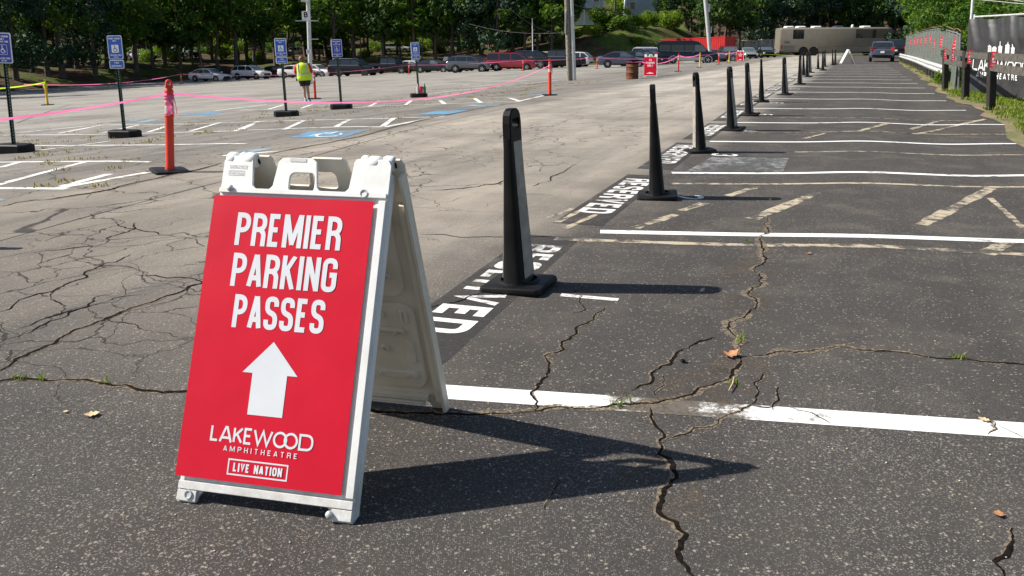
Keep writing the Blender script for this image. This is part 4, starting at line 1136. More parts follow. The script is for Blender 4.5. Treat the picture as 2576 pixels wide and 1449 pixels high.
tag(m.build('grit', mat('grit', (.5, .44, .36), .9), smooth=True), 'loose pale grit scattered over the asphalt', 'grit', None, 'stuff')

# ------------------------------------------------------------------ cars
def carpaint(name, c, metal=.0):
    dk = name in ('black', 'navy', 'dgrey')
    return mat('paint_' + name, c, .28 if dk else .22, metal, c2=tuple(x * .93 for x in c), scale=2, coat=.25 if dk else .8, spec=.3 if dk else .5)
CP = {'white': carpaint('white', (.80, .80, .80)), 'black': carpaint('black', (.007, .0075, .010)), 'navy': carpaint('navy', (.010, .014, .032)),
      'grey': carpaint('grey', (.12, .125, .135), .3), 'slate': carpaint('slate', (.085, .095, .14), .3), 'silver': carpaint('silver', (.48, .49, .50), .5), 'red': carpaint('red', (.40, .016, .026), .1),
      'blue': carpaint('blue', (.03, .13, .52), .2), 'beige': carpaint('beige', (.42, .38, .30), .3), 'maroon': carpaint('maroon', (.12, .01, .02)), 'dgrey': carpaint('dgrey', (.022, .024, .030), .1)}
KIND = {
 'sedan': dict(L=4.75, W=1.82, top=[(0, .50), (.006, .66), (.03, .76), (.12, .84), (.27, .93), (.36, .97), (.80, 1.00), (.90, 1.04), (.985, 1.02), (1, .86), (1, .45)], gh=[(.26, .93), (.43, 1.40), (.50, 1.45), (.66, 1.44), (.74, 1.38), (.90, 1.03)], pil=(.55,), wb=(.185, .79), wr=.33),
 'coupe': dict(L=4.75, W=1.88, top=[(0, .50), (.006, .68), (.03, .80), (.15, .90), (.34, .98), (.42, 1.0), (.80, 1.04), (.97, 1.08), (1, .9), (1, .45)], gh=[(.36, .97), (.52, 1.34), (.58, 1.38), (.70, 1.36), (.90, 1.06)], pil=(), wb=(.18, .78), wr=.35),
 'suv': dict(L=4.6, W=1.87, top=[(0, .52), (.008, .80), (.03, .94), (.14, 1.02), (.26, 1.08), (.5, 1.10), (.96, 1.14), (.995, 1.02), (1, .5)], gh=[(.23, 1.05), (.40, 1.54), (.48, 1.63), (.70, 1.64), (.86, 1.57), (.985, 1.14)], pil=(.53, .77), wb=(.185, .78), wr=.37),
 'big': dict(L=5.5, W=2.04, top=[(0, .56), (.005, .95), (.02, 1.08), (.12, 1.14), (.25, 1.18), (.5, 1.20), (.97, 1.22), (.998, 1.1), (1, .55)], gh=[(.235, 1.17), (.345, 1.74), (.40, 1.84), (.86, 1.85), (.93, 1.79), (.985, 1.22)], pil=(.48, .70), wb=(.17, .74), wr=.42),
 'minivan': dict(L=5.15, W=2.0, top=[(0, .50), (.006, .72), (.03, .86), (.10, .97), (.17, 1.03), (.4, 1.04), (.96, 1.10), (.995, 1.0), (1, .48)], gh=[(.13, 1.0), (.33, 1.66), (.40, 1.75), (.85, 1.78), (.94, 1.72), (.992, 1.08)], pil=(.50, .73), wb=(.18, .78), wr=.36),
 'pickup': dict(L=5.8, W=2.0, top=[(0, .60), (.004, .98), (.02, 1.12), (.12, 1.18), (.24, 1.20), (.4, 1.22), (.66, 1.22), (.995, 1.22), (1, 1.1), (1, .6)], gh=[(.235, 1.19), (.32, 1.80), (.37, 1.88), (.58, 1.88), (.625, 1.82), (.655, 1.21)], pil=(.47,), wb=(.165, .77), wr=.42),
 'jeep': dict(L=4.4, W=1.86, top=[(0, .62), (.003, 1.02), (.02, 1.10), (.2, 1.14), (.31, 1.16), (.5, 1.16), (.99, 1.16), (1, 1.1), (1, .6)], gh=[(.305, 1.15), (.345, 1.74), (.37, 1.82), (.95, 1.82), (.975, 1.78), (.99, 1.15)], pil=(.55, .76), wb=(.16, .80), wr=.43),
 'van': dict(L=6.3, W=2.02, top=[(0, .62), (.004, .98), (.02, 1.10), (.09, 1.20), (.17, 1.27), (.4, 1.27), (.985, 1.27), (1, 1.2), (1, .6)], gh=[(.155, 1.25), (.255, 1.92), (.33, 2.26), (.42, 2.38), (.93, 2.34), (.985, 2.18), (.998, 1.26)], pil=(.40, .56, .78), wb=(.165, .74), wr=.40),
}
def interp_top(top, x):
    xs = [p[0] for p in top]; return float(np.interp(x, xs, [p[1] for p in top]))
def make_car(kind, col, loc, hd, label, rim=None, lower=None):
    K = KIND[kind]; L, W = K['L'], K['W']; hw = W / 2
    root = thing('parked_car' if kind not in ('van', 'pickup') else ('parked_van' if kind == 'van' else 'parked_pickup'), label, {'van': 'van', 'pickup': 'pickup'}.get(kind, 'car'), loc, hd)
    zb = .22 if kind in ('sedan', 'coupe', 'minivan') else .32
    X = lambda f: (.5 - f) * L
    tops = K['top'][1:-1] if K['top'][-1][1] < .7 else K['top'][1:]
    fs = sorted(set([p[0] for p in K['top']] + [.01, .05, .10, .2, .3, .5, .7, .88, .95]))
    body = MB(); rings = []
    for f in fs:
        zt = interp_top([p for p in K['top'] if p[1] > .64 or p[0] in (0,)][0:], f)
        e = min(f, 1 - f); ns = hw * (1 - .10 * max(0, 1 - e / .07) ** 2)
        z0 = zb + .12 * max(0, 1 - e / .05)
        if f == 0: zt = K['top'][0][1] + .1
        if f == 1: zt = K['top'][-2][1] - .05
        zm = z0 + .45 * (zt - z0)
        half = [(0, z0), (ns * .88, z0), (ns * .97, z0 + .10), (ns, zm), (ns * .985, zt - .16 if zt - .16 > zm else zm + .02), (ns * .93, zt - .04), (ns * .80, zt), (0, zt + .015)]
        ring = [(X(f), y, z) for y, z in half] + [(X(f), -y, z) for y, z in reversed(half[1:-1])]
        rings.append(ring)
    body.loft(rings); bo = body.build('body', col, root, smooth='auto')
    # cabin
    gh = K['gh']; zr = max(p[1] for p in gh); zl = min(p[1] for p in gh)
    inner = .80 if kind not in ('van', 'jeep') else .88
    def yw(z): t = (z - zl) / (zr - zl); return hw * (.93 - (.93 - inner) * t ** 1.3)
    cab = MB(); nG = len(gh); vs = []
    for f, z in gh: vs += [(X(f), yw(z), z), (X(f), yw(z) * .5, z + (.025 if z > zl + .2 else 0)), (X(f), -yw(z) * .5, z + (.025 if z > zl + .2 else 0)), (X(f), -yw(z), z)]
    fc = []
    for i in range(nG - 1):
        for j in range(3): fc.append((4 * i + j, 4 * i + j + 1, 4 * i + j + 5, 4 * i + j + 4))
    fc.append(tuple(4 * i for i in range(nG))); fc.append(tuple(4 * i + 3 for i in reversed(range(nG))))
    cab.add(vs, fc); cab.build('cabin', col, root, smooth='auto')
    # side glass, cut by pillars
    def ztop(f): return float(np.interp(f, [p[0] for p in gh], [p[1] for p in gh]))
    f0, f1 = gh[0][0], gh[-1][0]; sill = zl + .05
    cuts = [f0 + .02] + list(K['pil']) + [f1 - .02]
    for a, b in zip(cuts[:-1], cuts[1:]):
        up = []; k = 9
        for i in range(k + 1):
            f = a + .008 + (b - a - .016) * i / k; z = min(ztop(f) - .055, zr - .09 if kind != 'van' else 1.95)
            if z > sill + .02: up.append((f, z))
        if len(up) < 2: continue
        lo_ = [(up[0][0], sill), (up[-1][0], sill)]
        poly = up + [lo_[1], lo_[0]]
        for s in (-1, 1):
            m = MB(); pts = [(X(f), s * (yw(z) + .007), z) for f, z in poly]
            m.poly(pts if s < 0 else pts[::-1]); m.build('side_window', GLASSL if kind in ('sedan', 'van') and a < .3 else GLASS, root, fixn=False)
    def cross(i0, i1, name, shrink=.10):
        (fa, za), (fb, zb_) = gh[i0], gh[i1]
        p = []
        for t, in ((.08,), (.92,)):
            f, z = fa + (fb - fa) * t, za + (zb_ - za) * t
            p.append((f, z))
        nx, nz = (zb_ - za), -(fb - fa) * -L
        d = Vector((za - zb_ if False else 0, 0, 0))
        dirv = Vector((X(fb) - X(fa), 0, zb_ - za)).normalized(); nrm = Vector((dirv.z, 0, -dirv.x))
        if (i0 == 0 and nrm.x < 0) or (i0 != 0 and nrm.x > 0): nrm = -nrm
        if nrm.z < -.3: nrm = -nrm
        rows = []
        for f, z in p:
            y = yw(z) - .07
            rows.append([Vector((X(f), yy, z + (.012 if abs(yy) < .5 * yw(z) else 0))) + nrm * .016 for yy in (y, y * .5, -y * .5, -y)])
        m = MB(); m.loft(rows, cap=False, closed=False); m.build(name, GLASSL if name == 'windshield' else GLASS, root)
    if kind == 'van': cross(0, 1, 'windshield'); cross(5, 6, 'rear_window')
    else: cross(0, 1, 'windshield'); cross(nG - 2, nG - 1, 'rear_window')
    # wheels
    for f in K['wb']:
        for s in (-1, 1):
            r = K['wr']; yc = s * (hw - .10)
            m = MB(); m.lathe([(r + .055, s * (hw - .012)), (r + .055, s * (hw + .004)), (.01, s * (hw + .004))], 20, (X(f), 0, r), 'y'); m.build('wheel_arch', BLK2 if not lower else lower, root)
            m = MB(); m.lathe([(r * .6, -.11), (r * .93, -.11), (r, -.08), (r, .08), (r * .93, .112), (r * .66, .115), (r * .62, .09)], 22, (X(f), yc + s * .012, r), 'y')
            wl = m.build('wheel', TYRE, root, smooth='auto')
            m = MB(); yo = yc + s * .12
            m.lathe([(r * .64, yo - s * .02), (r * .63, yo), (r * .56, yo + s * .002), (r * .54, yo - s * .025), (.001, yo - s * .027)], 20, (X(f), 0, r), 'y')
            for k in range(5):
                a = k * 2 * math.pi / 5; q = MB(); q.box((r * .30, 0, 0), (r * .52, .02, .075)); rot = Matrix.Rotation(a, 3, 'Y')
                m.add([rot @ Vector(p) + Vector((X(f), yo - s * .006, r)) for p in q.v], q.f)
            m.build('rim', rim or RIM, wl, smooth='auto')
    # lamps, mirrors, grille, bumper, plate
    zf = K['top'][1][1] if K['top'][1][1] > .6 else .7
    for s in (-1, 1):
        m = MB(); m.box((X(.012) , s * hw * .70, zf - .03), (.14, .34, .13), Matrix.Rotation(-s * .35, 3, 'Z')); m.build('headlight', LAMPW, root, bevel=.02)
        zr_ = K['top'][-2][1] - .10 if kind in ('sedan', 'coupe') else 1.02
        m = MB(); m.box((X(.992), s * hw * .80, zr_), (.10, .26, .14 if kind in ('sedan', 'coupe') else .34), Matrix.Rotation(s * .2, 3, 'Z')); m.build('tail_light', LAMPR, root, bevel=.015)
        f = gh[0][0] + .045; z = zl + .10
        m = MB(); m.box((X(f), s * (hw + .06), z), (.12, .20, .14)); m.build('mirror', col, root, bevel=.03)
        for ff in ([K['pil'][0] - .02] if K['pil'] else [.6]):
            m = MB(); m.box((X(ff + .03), s * (hw * .99), zl - .08), (.18, .03, .03)); m.build('door_handle', CHROME, root)
    m = MB(); m.box((X(.001), 0, zf - .16), (.05, W * .62, .20)); m.build('grille', BLK2, root, bevel=.01)
    m = MB(); m.box((X(.004), 0, zb + .16), (.10, W * .78, .12)); m.build('front_bumper', BLK2 if kind != 'van' else CHROME, root, bevel=.03)
    m = MB(); m.box((X(.996), 0, zb + .18), (.10, W * .80, .16)); m.build('rear_bumper', BLK2, root, bevel=.03)
    m = MB(); m.box((X(1.001), 0, .80 if kind not in ('sedan', 'coupe') else .72), (.03, .31, .15)); m.build('licence_plate', SWHITE, root)
    for s in (-1, 1):
        m = MB(); m.box((X((K['wb'][0] + K['wb'][1]) / 2), s * (hw * .965), zb + (.20 if kind == 'van' else .07)), (L * (K['wb'][1] - K['wb'][0]) - .95, .09 if kind == 'van' else .06, .36 if kind == 'van' else .12)); m.build('side_sill', lower or BLK2, root, bevel=.015)
    if kind in ('suv', 'big'):
        for s in (-1, 1):
            m = MB(); m.tube([(X(.46), s * yw(zr) * .92, zr + .03), (X(.50), s * yw(zr) * .92, zr + .06), (X(.86), s * yw(zr) * .92, zr + .06), (X(.89), s * yw(zr) * .92, zr + .02)], .016, 6); m.build('roof_rail', CHROME if kind == 'big' else BLK2, root)
    if kind in ('big', 'minivan', 'pickup', 'van', 'suv'):
        for s in (-1, 1):
            m = MB(); fa, fb = gh[0][0] + .04, gh[-1][0] - .03
            m.tube([(X(fa), s * (yw(zl + .03) + .012), zl + .035), (X(fb), s * (yw(zl + .03) + .012), zl + .035)], .014, 6); m.build('window_trim', CHROME, root)
    if kind == 'pickup':
        m = MB(); m.box((X(.83), 0, 1.232), (L * .31, W * .80, .012)); m.build('bed_cover', BLK, root)
    if kind == 'jeep':
        m = MB(); m.lathe([(.001, -.10), (.36, -.10), (.38, 0), (.34, .09), (.001, .09)], 18, (X(1.02), 0, 1.0), 'x'); m.build('spare_wheel', TYRE, root, smooth='auto')
    return root
CARS = [
 ('sedan', 'white', 522, 100, -20, 'white sedan at the left end of the far parked row'), ('suv', 'white', 627, 103, -22, 'white crossover just right of the leftmost white sedan'),
 ('sedan', 'black', 694, 111, -20, 'black sedan half hidden behind the white crossover'), ('sedan', 'white', 748, 101.5, -16, 'white sedan behind the accessible sign, left of the person'),
 ('sedan', 'white', 792, 105, -24, 'white sedan showing only its nose to the right of the person'),
 ('big', 'black', 887, 97, -16, 'large black suburban with chrome roof rails behind the plain accessible sign'), ('pickup', 'black', 978, 104, -16, 'black pickup truck parked right of the black suburban'),
 ('sedan', 'white', 1040, 105, -22, 'white sedan between black pickup and dark sedan'), ('sedan', 'dgrey', 1092, 99, -20, 'dark sedan just left of the grey hatchback'),
 ('jeep', 'black', 1135, 108, 205, 'black boxy jeep facing left behind the grey hatchback'), ('suv', 'grey', 1181, 88, -10, 'grey hatchback crossover left of the red minivan'),
 ('suv', 'navy', 1207, 98, -14, 'dark crossover with white roof racks behind the grey hatchback'), ('jeep', 'dgrey', 1262, 101, 205, 'dark grey boxy jeep behind the red minivan'),
 ('minivan', 'red', 1287, 88.5, -8, 'red minivan with chrome window line in the far row'), ('big', 'navy', 1348, 97, -14, 'large dark suv behind the nose of the red minivan'),
 ('pickup', 'black', 1403, 92.5, -24, 'black truck at the left of the utility pole'), ('jeep', 'white', 1388, 107, -10, 'white boxy suv behind the black truck'),
 ('suv', 'white', 1438, 97, 158, 'white crossover facing away just right of the utility pole'), ('sedan', 'slate', 1567, 82, -7, 'slate grey sedan left of the rusty barrel'),
 ('sedan', 'dgrey', 1606, 87, -12, 'dark sedan directly behind the slate grey sedan'), ('sedan', 'black', 1626, 91.5, -12, 'black sedan in the row behind the slate grey sedan, third back'),
 ('sedan', 'grey', 1642, 96, -12, 'grey sedan fourth back in the row behind the slate sedan'), ('suv', 'blue', 1652, 101, -12, 'bright blue hatchback behind the tail of the black van'),
 ('big', 'white', 1643, 108, -10, 'white roofed suv at the foot of the grass bank'), ('van', 'navy', 1729, 93, -6, 'dark high roof passenger van with silver lower trim'),
 ('sedan', 'navy', 1788, 101, -18, 'dark sedan hidden behind the nose of the van'), ('coupe', 'slate', 1818, 98, -30, 'silver coupe at the nose of the van'),
 ('suv', 'maroon', 1835, 99, -92, 'dark maroon suv facing the camera by the red container'), ('sedan', 'silver', 1880, 113, -90, 'silver sedan facing the camera before the tan containers'),
 ('sedan', 'black', 1925, 113, -90, 'black sedan facing the camera before the tan containers'), ('suv', 'slate', 2220, 73.5, 68, 'grey crossover seen from behind at the end of the guardrail'),
 ('pickup', 'dgrey', 2255, 92, 66, 'dark pickup truck by the end of the chain link fence'),
]
for kd, c, x, Y, hd, lab in CARS:
    p = gX(x, Y)
    make_car(kd, CP[c], p, R(hd), lab, RIMD if c == 'black' and kd == 'big' else None, CP['silver'] if kd == 'van' else None)
for kd, c, x, Y, hd, lab in (('pickup', 'beige', 800, 140, -4, 'beige pickup on the road up in the woods behind the person'), ('sedan', 'white', 752, 142, 0, 'white car up in the woods left of the B sign pole'),
                             ('suv', 'white', 462, 132, -30, 'white car among the tree trunks above the leftmost white sedan'), ('sedan', 'white', 352, 128, -20, 'white car in the woods right of the van accessible sign'),
                             ('suv', 'white', 998, 148, 0, 'pale car glimpsed between trunks above the black pickup'), ('suv', 'silver', 838, 144, 0, 'silver car in the woods right of the beige pickup')):
    p = gX(x, Y); p.z = hz(p.x, p.y) + .05
    make_car(kd, CP[c], p, R(hd), lab)

# ------------------------------------------------------------------ tour bus
def make_bus():
    root = thing('tour_bus', 'long tan tour bus with dark windows parked at the end of the lot', 'bus', gX(2094, 114), R(-1.5))
    TAN_ = mat('bus_tan', (.19, .17, .135), .4, 0, c2=(.17, .152, .12), scale=1.5, coat=.2); TAN2 = mat('bus_lower', (.25, .23, .20), .35, .3)
    L, W, z0, z1 = 14.3, 2.6, .42, 3.55
    m = MB(); rings = []
    for x, s, dz in ((-L / 2, .93, .12), (-L / 2 + .15, 1, .03), (L / 2 - .9, 1, 0), (L / 2 - .25, .98, .06), (L / 2, .86, .25)):
        pr = [(p[0], x) for p in ()]
        rings.append([(x, y * s, z - (dz if z > 2 else 0)) for y, z in rrect(W, z1 - z0, .22, 0, (z0 + z1) / 2, 3)])
    m.loft(rings); m.build('body', TAN_, root, smooth='auto')
    def panel(x0, x1, za, zb, name, mt, o=.012):
        q = MB(); q.box(((x0 + x1) / 2, -W / 2 - o / 2 - .002, (za + zb) / 2), (x1 - x0, o, zb - za)); return q.build(name, mt, root)
    panel(-5.55, -4.15, 2.12, 3.28, 'window', GLASS); panel(2.45, 7.0, 2.2, 3.3, 'window', GLASS)
    panel(-6.6, -5.9, 1.55, 1.85, 'vent_grille', TAN2); panel(-6.6, -5.2, 1.0, 1.3, 'vent_grille', TAN2); panel(-6.6, -5.2, .55, .92, 'engine_door', TAN2)
    panel(-2.2, 5.2, .50, 1.12, 'luggage_door', TAN2, .02)
    for x in (-2.4, -.2, 2.6, 5.3): panel(x - .12, x + .12, .98, 1.10, 'side_marker', AMBER, .03)
    panel(-6.98, -6.80, .9, 1.35, 'tail_light', LAMPR, .03)
    q = MB(); q.box((L / 2 - .02, 0, 2.55), (.06, 2.1, 1.7)); q.build('windshield', GLASS, root)
    for x in (-4.1, -2.8, 4.9):
        for s in (-1, 1):
            q = MB(); q.lathe([(.60, s * (W / 2 - .02)), (.60, s * (W / 2 + .01)), (.01, s * (W / 2 + .01))], 24, (x, 0, .55), 'y'); q.build('wheel_arch', BLK2, root)
            q = MB(); q.lathe([(.3, -.15), (.50, -.15), (.52, -.1), (.52, .1), (.5, .13), (.32, .135)], 24, (x, s * (W / 2 - .10), .52), 'y'); wl = q.build('wheel', TYRE, root, smooth='auto')
            yo = s * (W / 2 + .045); q = MB(); q.lathe([(.32, yo - s * .04), (.30, yo - s * .01), (.20, yo - s * .05), (.16, yo), (.001, yo)], 20, (x, 0, .52), 'y'); q.build('rim', RIM, wl, smooth='auto')
    for x in (-5.8, -4.3, -2.3, 4.0):
        q = MB(); q.loft([[(x + a, b, z) for a, b in rrect(1.0 * s, 1.5 * s, .12)] for s, z in ((1, z1 + .002), (1, z1 + .10), (.85, z1 + .19))]); q.build('roof_unit', SWHITE if x != 99 else TAN_, root, smooth='auto')
    q = MB(); q.loft([[(.45 + a, b, z) for a, b in rrect(1.1 * s, 1.4 * s, .12)] for s, z in ((1, z1 + .002), (1, z1 + .12), (.8, z1 + .2))]); q.build('roof_unit', CP['slate'], root, smooth='auto')
    q = MB(); q.lathe([(.18, z1), (.19, z1 + .15), (.15, z1 + .30), (.06, z1 + .36), (.001, z1 + .37)], 14, (2.2, -.5, 0)); q.build('roof_dome', SWHITE, root, smooth='auto')
    q = MB(); q.tube([(L / 2 - .1, -W / 2, 3.2), (L / 2 + .35, -W / 2 - .25, 3.1), (L / 2 + .4, -W / 2 - .28, 2.6)], [.03, .03, .09], 8); q.build('mirror', BLK2, root, smooth='auto')
    return root
make_bus()

# ------------------------------------------------------------------ shipping containers
def make_container(label, mt, loc, rz, L=12.2, W=2.44, Hh=2.6, tilt=0, grp=None, doors=False):
    root = thing('shipping_container', label, 'container', loc, rz, grp)
    root.rotation_euler = (0, tilt, rz)
    m = MB(); per = .28; n = int(L / per); pts = []
    for i in range(n):
        x = -L / 2 + .1 + (L - .2) * i / n; s = (L - .2) / n
        pts += [(x, 0), (x + s * .30, 0), (x + s * .5, .036), (x + s * .80, .036)]
    for s in (-1, 1):
        vs = []
        for x, d in pts: vs += [(x, s * (W / 2 - .02 - .036 + d), .14), (x, s * (W / 2 - .02 - .036 + d), Hh - .10)]
        m.add(vs, [(2 * i, 2 * i + 1, 2 * i + 3, 2 * i + 2) for i in range(len(pts) - 1)])
    m.box((0, 0, Hh - .05), (L - .2, W - .1, .06))
    m.box((-L / 2 + .06, 0, Hh / 2), (.04, W - .2, Hh - .2))
    if not doors: m.box((L / 2 - .06, 0, Hh / 2), (.04, W - .2, Hh - .2))
    m.build('walls', mt, root)
    m = MB()
    for sx in (-1, 1):
        for sy in (-1, 1): m.box((sx * (L / 2 - .05), sy * (W / 2 - .05), Hh / 2), (.1, .1, Hh))
    for z in (.07, Hh - .055):
        for sy in (-1, 1): m.box((0, sy * (W / 2 - .05), z), (L - .202, .096, .11))
        for sx in (-1, 1): m.box((sx * (L / 2 - .05), 0, z), (.096, W - .202, .11))
    m.build('frame', mt, root)
    if doors:
        for s in (-1, 1):
            m = MB(); m.box((L / 2 - .045, s * W / 4, Hh / 2), (.04, W / 2 - .115, Hh - .25))
            for z in (.55, 1.05, 1.55, 2.05): m.box((L / 2 - .02, s * W / 4, z), (.012, W / 2 - .2, .10))
            d = m.build('door', mt, root)
            for dy in (-.22, .22):
                m = MB(); m.tube([(L / 2 + .012, s * W / 4 + dy, .15), (L / 2 + .012, s * W / 4 + dy, Hh - .15)], .022, 6); m.build('lock_rod', GALV, d)
            m = MB(); m.box((L / 2 - .003, s * W / 4 - .12, Hh - .42), (.006, .26, .22)); m.build('stencil', BLUE2 if s < 0 else SWHITE, d)
    return root
CRED = mat('container_red', (.46, .009, .010), .5, c2=(.38, .008, .009), scale=2)
CTAN = mat('container_tan', (.56, .50, .40), .6, c2=(.46, .41, .32), scale=2.5)
a = atY(1648, 110, 122); b = atY(1838, 110, 113); ctr = (a + b) / 2
make_container('long red shipping container behind the black van', CRED, (ctr.x, ctr.y, -.30), math.atan2(b.y - a.y, b.x - a.x), (b - a).length, tilt=-.028)
for x, lab in ((1870.5, 'tan shipping container, leftmost of the three with closed doors'), (1908, 'tan shipping container, middle one of the three'), (1942, 'tan shipping container nearest the rear of the tour bus')):
    p = gX(x, 139); make_container(lab, CTAN, p + Vector((0, 3, .0)), R(-90), 6.1, 2.42, 2.6, grp='tan shipping containers', doors=True)

FGREY0 = mat('wire_grey', (.16, .17, .17), .6)
# ------------------------------------------------------------------ poles and wires
def pole(name, label, base, top, r0, r1, mt, cat, extra=None):
    root = thing(name, label, cat, base)
    m = MB(); t = Vector(top) - Vector(base); m.tube([(0, 0, -.2), t * .3, t * .65, t], [r0, r0 * .95, (r0 + r1) / 2, r1], 12); m.build('pole', mt, root, smooth='auto')
    if extra: extra(root, t)
    return root
b_ = P(1433, 203); D_ = b_.y
t_ = atY(1420, -160, D_)
def ex(root, t):
    m = MB(); o = Vector((.24, -.06, 0)); m.tube([o, o + t * .5, o + t], [.11, .10, .095], 10); m.build('metal_mast', GALV, root, smooth='auto')
    m = MB(); q = t * .28; m.box((q.x - .16, q.y - .12, 2.95), (.06, .16, 1.1)); m.build('meter_box', GALV, root)
pole('utility_pole', 'weathered wooden utility pole with pale metal mast strapped alongside', b_, t_, .14, .11, POLEW, 'pole', ex)
b_ = gX(776, 60); t_ = atY(772, -60, 60)
def ex(root, t):
    m = MB(); m.tube([(.13, -.05, 0), Vector((.13, -.05, 0)) + t], .04, 8); m.build('conduit', GALV, root, smooth='auto')
    z = CAMH - b_.z; 
    def zz_(y): return atY(774, y, 60).z - b_.z
    m = MB(); m.box((-.02, -.20, (zz_(28) + zz_(51)) / 2), (.54, .02, zz_(28) - zz_(51))); bd = m.build('sign_board', SWHITE, root)
    zc = (zz_(28) + zz_(51)) / 2 + .04; m = MB()
    text(m, 'B', -.02 - .13, zc - .16, .26, .36, .075, .02, lambda x, y, l: Vector((x, -.2115 - l * .0006, y)), rnd=.5); m.build('letter', BLK, bd)
    m = MB(); fit_text(m, 'LOT', -.17, .02, zc - .24, .045, .012, .012, lambda x, y, l: Vector((x, -.2115 - l * .0006, y))); m.build('small_print', BLK, bd)
    for y, x0, x1 in ((52.5, -.75, .80), (98.5, .05, .75)):
        m = MB(); m.box(((x0 + x1) / 2, -.17, zz_(y)), (x1 - x0, .04, .05)); m.build('cross_bar', GALV, root)
    m = MB(); m.box((.03, -.19, (zz_(124) + zz_(136)) / 2), (.30, .02, zz_(124) - zz_(136))); nb = m.build('notice', SWHITE, root)
    m = MB()
    for k in range(4): m.box((.03, -.2012, (zz_(124) + zz_(136)) / 2 + .08 - k * .05), (.16, .003, .02))
    m.build('notice_print', BLK, nb)
    m = MB(); m.box((0, -.22, zz_(3)), (.55, .3, .14), Matrix.Rotation(.1, 3, 'Y')); m.build('lamp_head', GALV, root, bevel=.02)
pole('light_pole', 'grey lot pole carrying the white letter B sign behind the person', b_, t_, .13, .11, GALV, 'pole', ex)
b_ = gX(1791, 96); t_ = atY(1763, -120, 96)
def ex(root, t):
    for k, (f, s) in enumerate(((.50, (.22, .2, .85)), (.30, (.14, .18, .7)))):
        q = t * f; m = MB(); m.box((q.x + .30, q.y - .1, q.z), s); m.build('equipment_box', GALV, root, bevel=.02)
pole('utility_pole', 'pale utility pole leaning left behind the black van', b_, t_, .23, .20, GALV, 'pole', ex)
b_ = gX(1341, 112); t_ = atY(1339, 46, 112)
pole('light_pole', 'thin white pole standing alone before the dark woods', b_, t_, .07, .05, SWHITE, 'pole')
def wire(a, b, sag, label):
    m = MB(); a, b = Vector(a), Vector(b); pts = [a.lerp(b, i / 24) - Vector((0, 0, sag * 4 * (i / 24) * (1 - i / 24))) for i in range(25)]
    tag(m.build('x', GALV), label, 'wire') if False else None
    m.tube(pts, .011, 5); tag(m.build('overhead_wire', FGREY0, smooth=True), label, 'wire')
wire(atY(1240, -22, 78), atY(1418, 84, 84), .9, 'thin overhead wire drooping toward the wooden utility pole')
wire(atY(1418, 82, 100), atY(1180, 60, 112), .5, 'thin level wire crossing the dark woods left of the utility pole')
wire(atY(1444, 12, 84), atY(1700, 22, 118), .9, 'overhead wire from the utility pole toward the houses')

# rusty barrel with bag and a pink tape
p = P(1590, 199)
bar = thing('trash_barrel', 'rusty steel drum with black bin liner and trailing pink tape', 'barrel', p)
RUST = mat('rust', (.16, .055, .022), .8, .2, c2=(.09, .035, .018), scale=6, bmp=.3)
m = MB(); m.lathe([(.29, .0), (.30, .03), (.29, .06), (.29, .28), (.305, .30), (.29, .32), (.29, .56), (.305, .58), (.29, .60), (.29, .82), (.305, .85), (.295, .87), (.27, .87), (.27, .6), (.001, .6)], 24); m.build('drum', RUST, bar, smooth='auto')
m = MB(); m.lathe([(.300, .70), (.312, .72), (.316, .86), (.305, .90), (.26, .89), (.24, .80), (.001, .72)], 24); m.build('bin_liner', BLK2, bar, smooth='auto')
tape(p + Vector((-.34, -.28, .80)), p + Vector((.30, -.34, .80)), .02, PINK, 'pink tape round the rim of the rusty barrel', .05)
tape(p + Vector((.31, -.32, .78)), p + Vector((.42, -.35, .02)), .02, PINK, 'pink tape hanging down the side of the rusty barrel', .06)
tape(p + Vector((.33, -.30, .80)), ptop(1706, .95), .25, PINK, 'pink tape from the rusty barrel up to the post before the van', .045)
# dark call box with a red post at the bank
p = gX(1470, 98)
cb = thing('utility_box', 'dark utility box with a red panel at the foot of the bank', 'box', p)
m = MB(); m.box((0, 0, .62), (.8, .5, 1.2)); m.build('cabinet', BLK2, cb, bevel=.03)
m = MB(); m.box((.1, -.262, .6), (.14, .02, .95)); m.build('red_panel', CRED, cb)
m = MB(); m.box((0, 0, 1.24), (.9, .6, .05)); m.build('lid', mat('lid_green', (.02, .10, .07), .5), cb)
m = MB(); m.box((-.2, -.262, .5), (.16, .02, .22)); m.build('notice', SWHITE, cb)

# ------------------------------------------------------------------ timber barrier, guardrail, fences on the right
tp = [P(2377, 229), P(2428, 252), P(2492, 279)]
tp.append(tp[2] + (tp[2] - tp[1]) * 1.3); tp[3].z = tz(tp[3].x, tp[3].y)
tb = thing('timber_barrier', 'dark timber barrier of square posts and weathered rails', 'barrier', tp[0])
for q in tp:
    m = MB(); m.box((0, 0, .60), (.145, .145, 1.3), Matrix.Rotation(R(.0), 3, 'Z')); m.v = [tuple(Vector((p[0] - .085 * p[2], p[1], p[2])) + (q - tp[0])) for p in m.v]; m.build('post', TIMBER, tb, bevel=.008)
def beam(mb, a, b, h, t):
    d = (b - a); rot = d.to_track_quat('X', 'Z').to_matrix(); mb.box((a + b) / 2, (d.length, t, h), rot)
off = Vector((-.14, -.10, 0))
for (i, j, z, e0, e1) in ((0, 1, 1.17, .1, -.02), (0, 1, .90, .1, -.02), (1, 2, 1.15, .1, -.06), (2, 3, 1.16, .12, 0), (2, 3, .93, .12, 0)):
    d = (tp[j] - tp[i]).normalized(); a = tp[i] - tp[0] - d * e0 + off; b2 = tp[j] - tp[0] + d * e1 + off
    if (i, j, z) == (1, 2, 1.15): a, b2 = a + Vector((0, 0, .0)), b2
    m = MB(); beam(m, a + Vector((0, 0, z)), b2 + Vector((0, 0, z)), .15, .055); m.build('rail', TIMBERG, tb, bevel=.006)
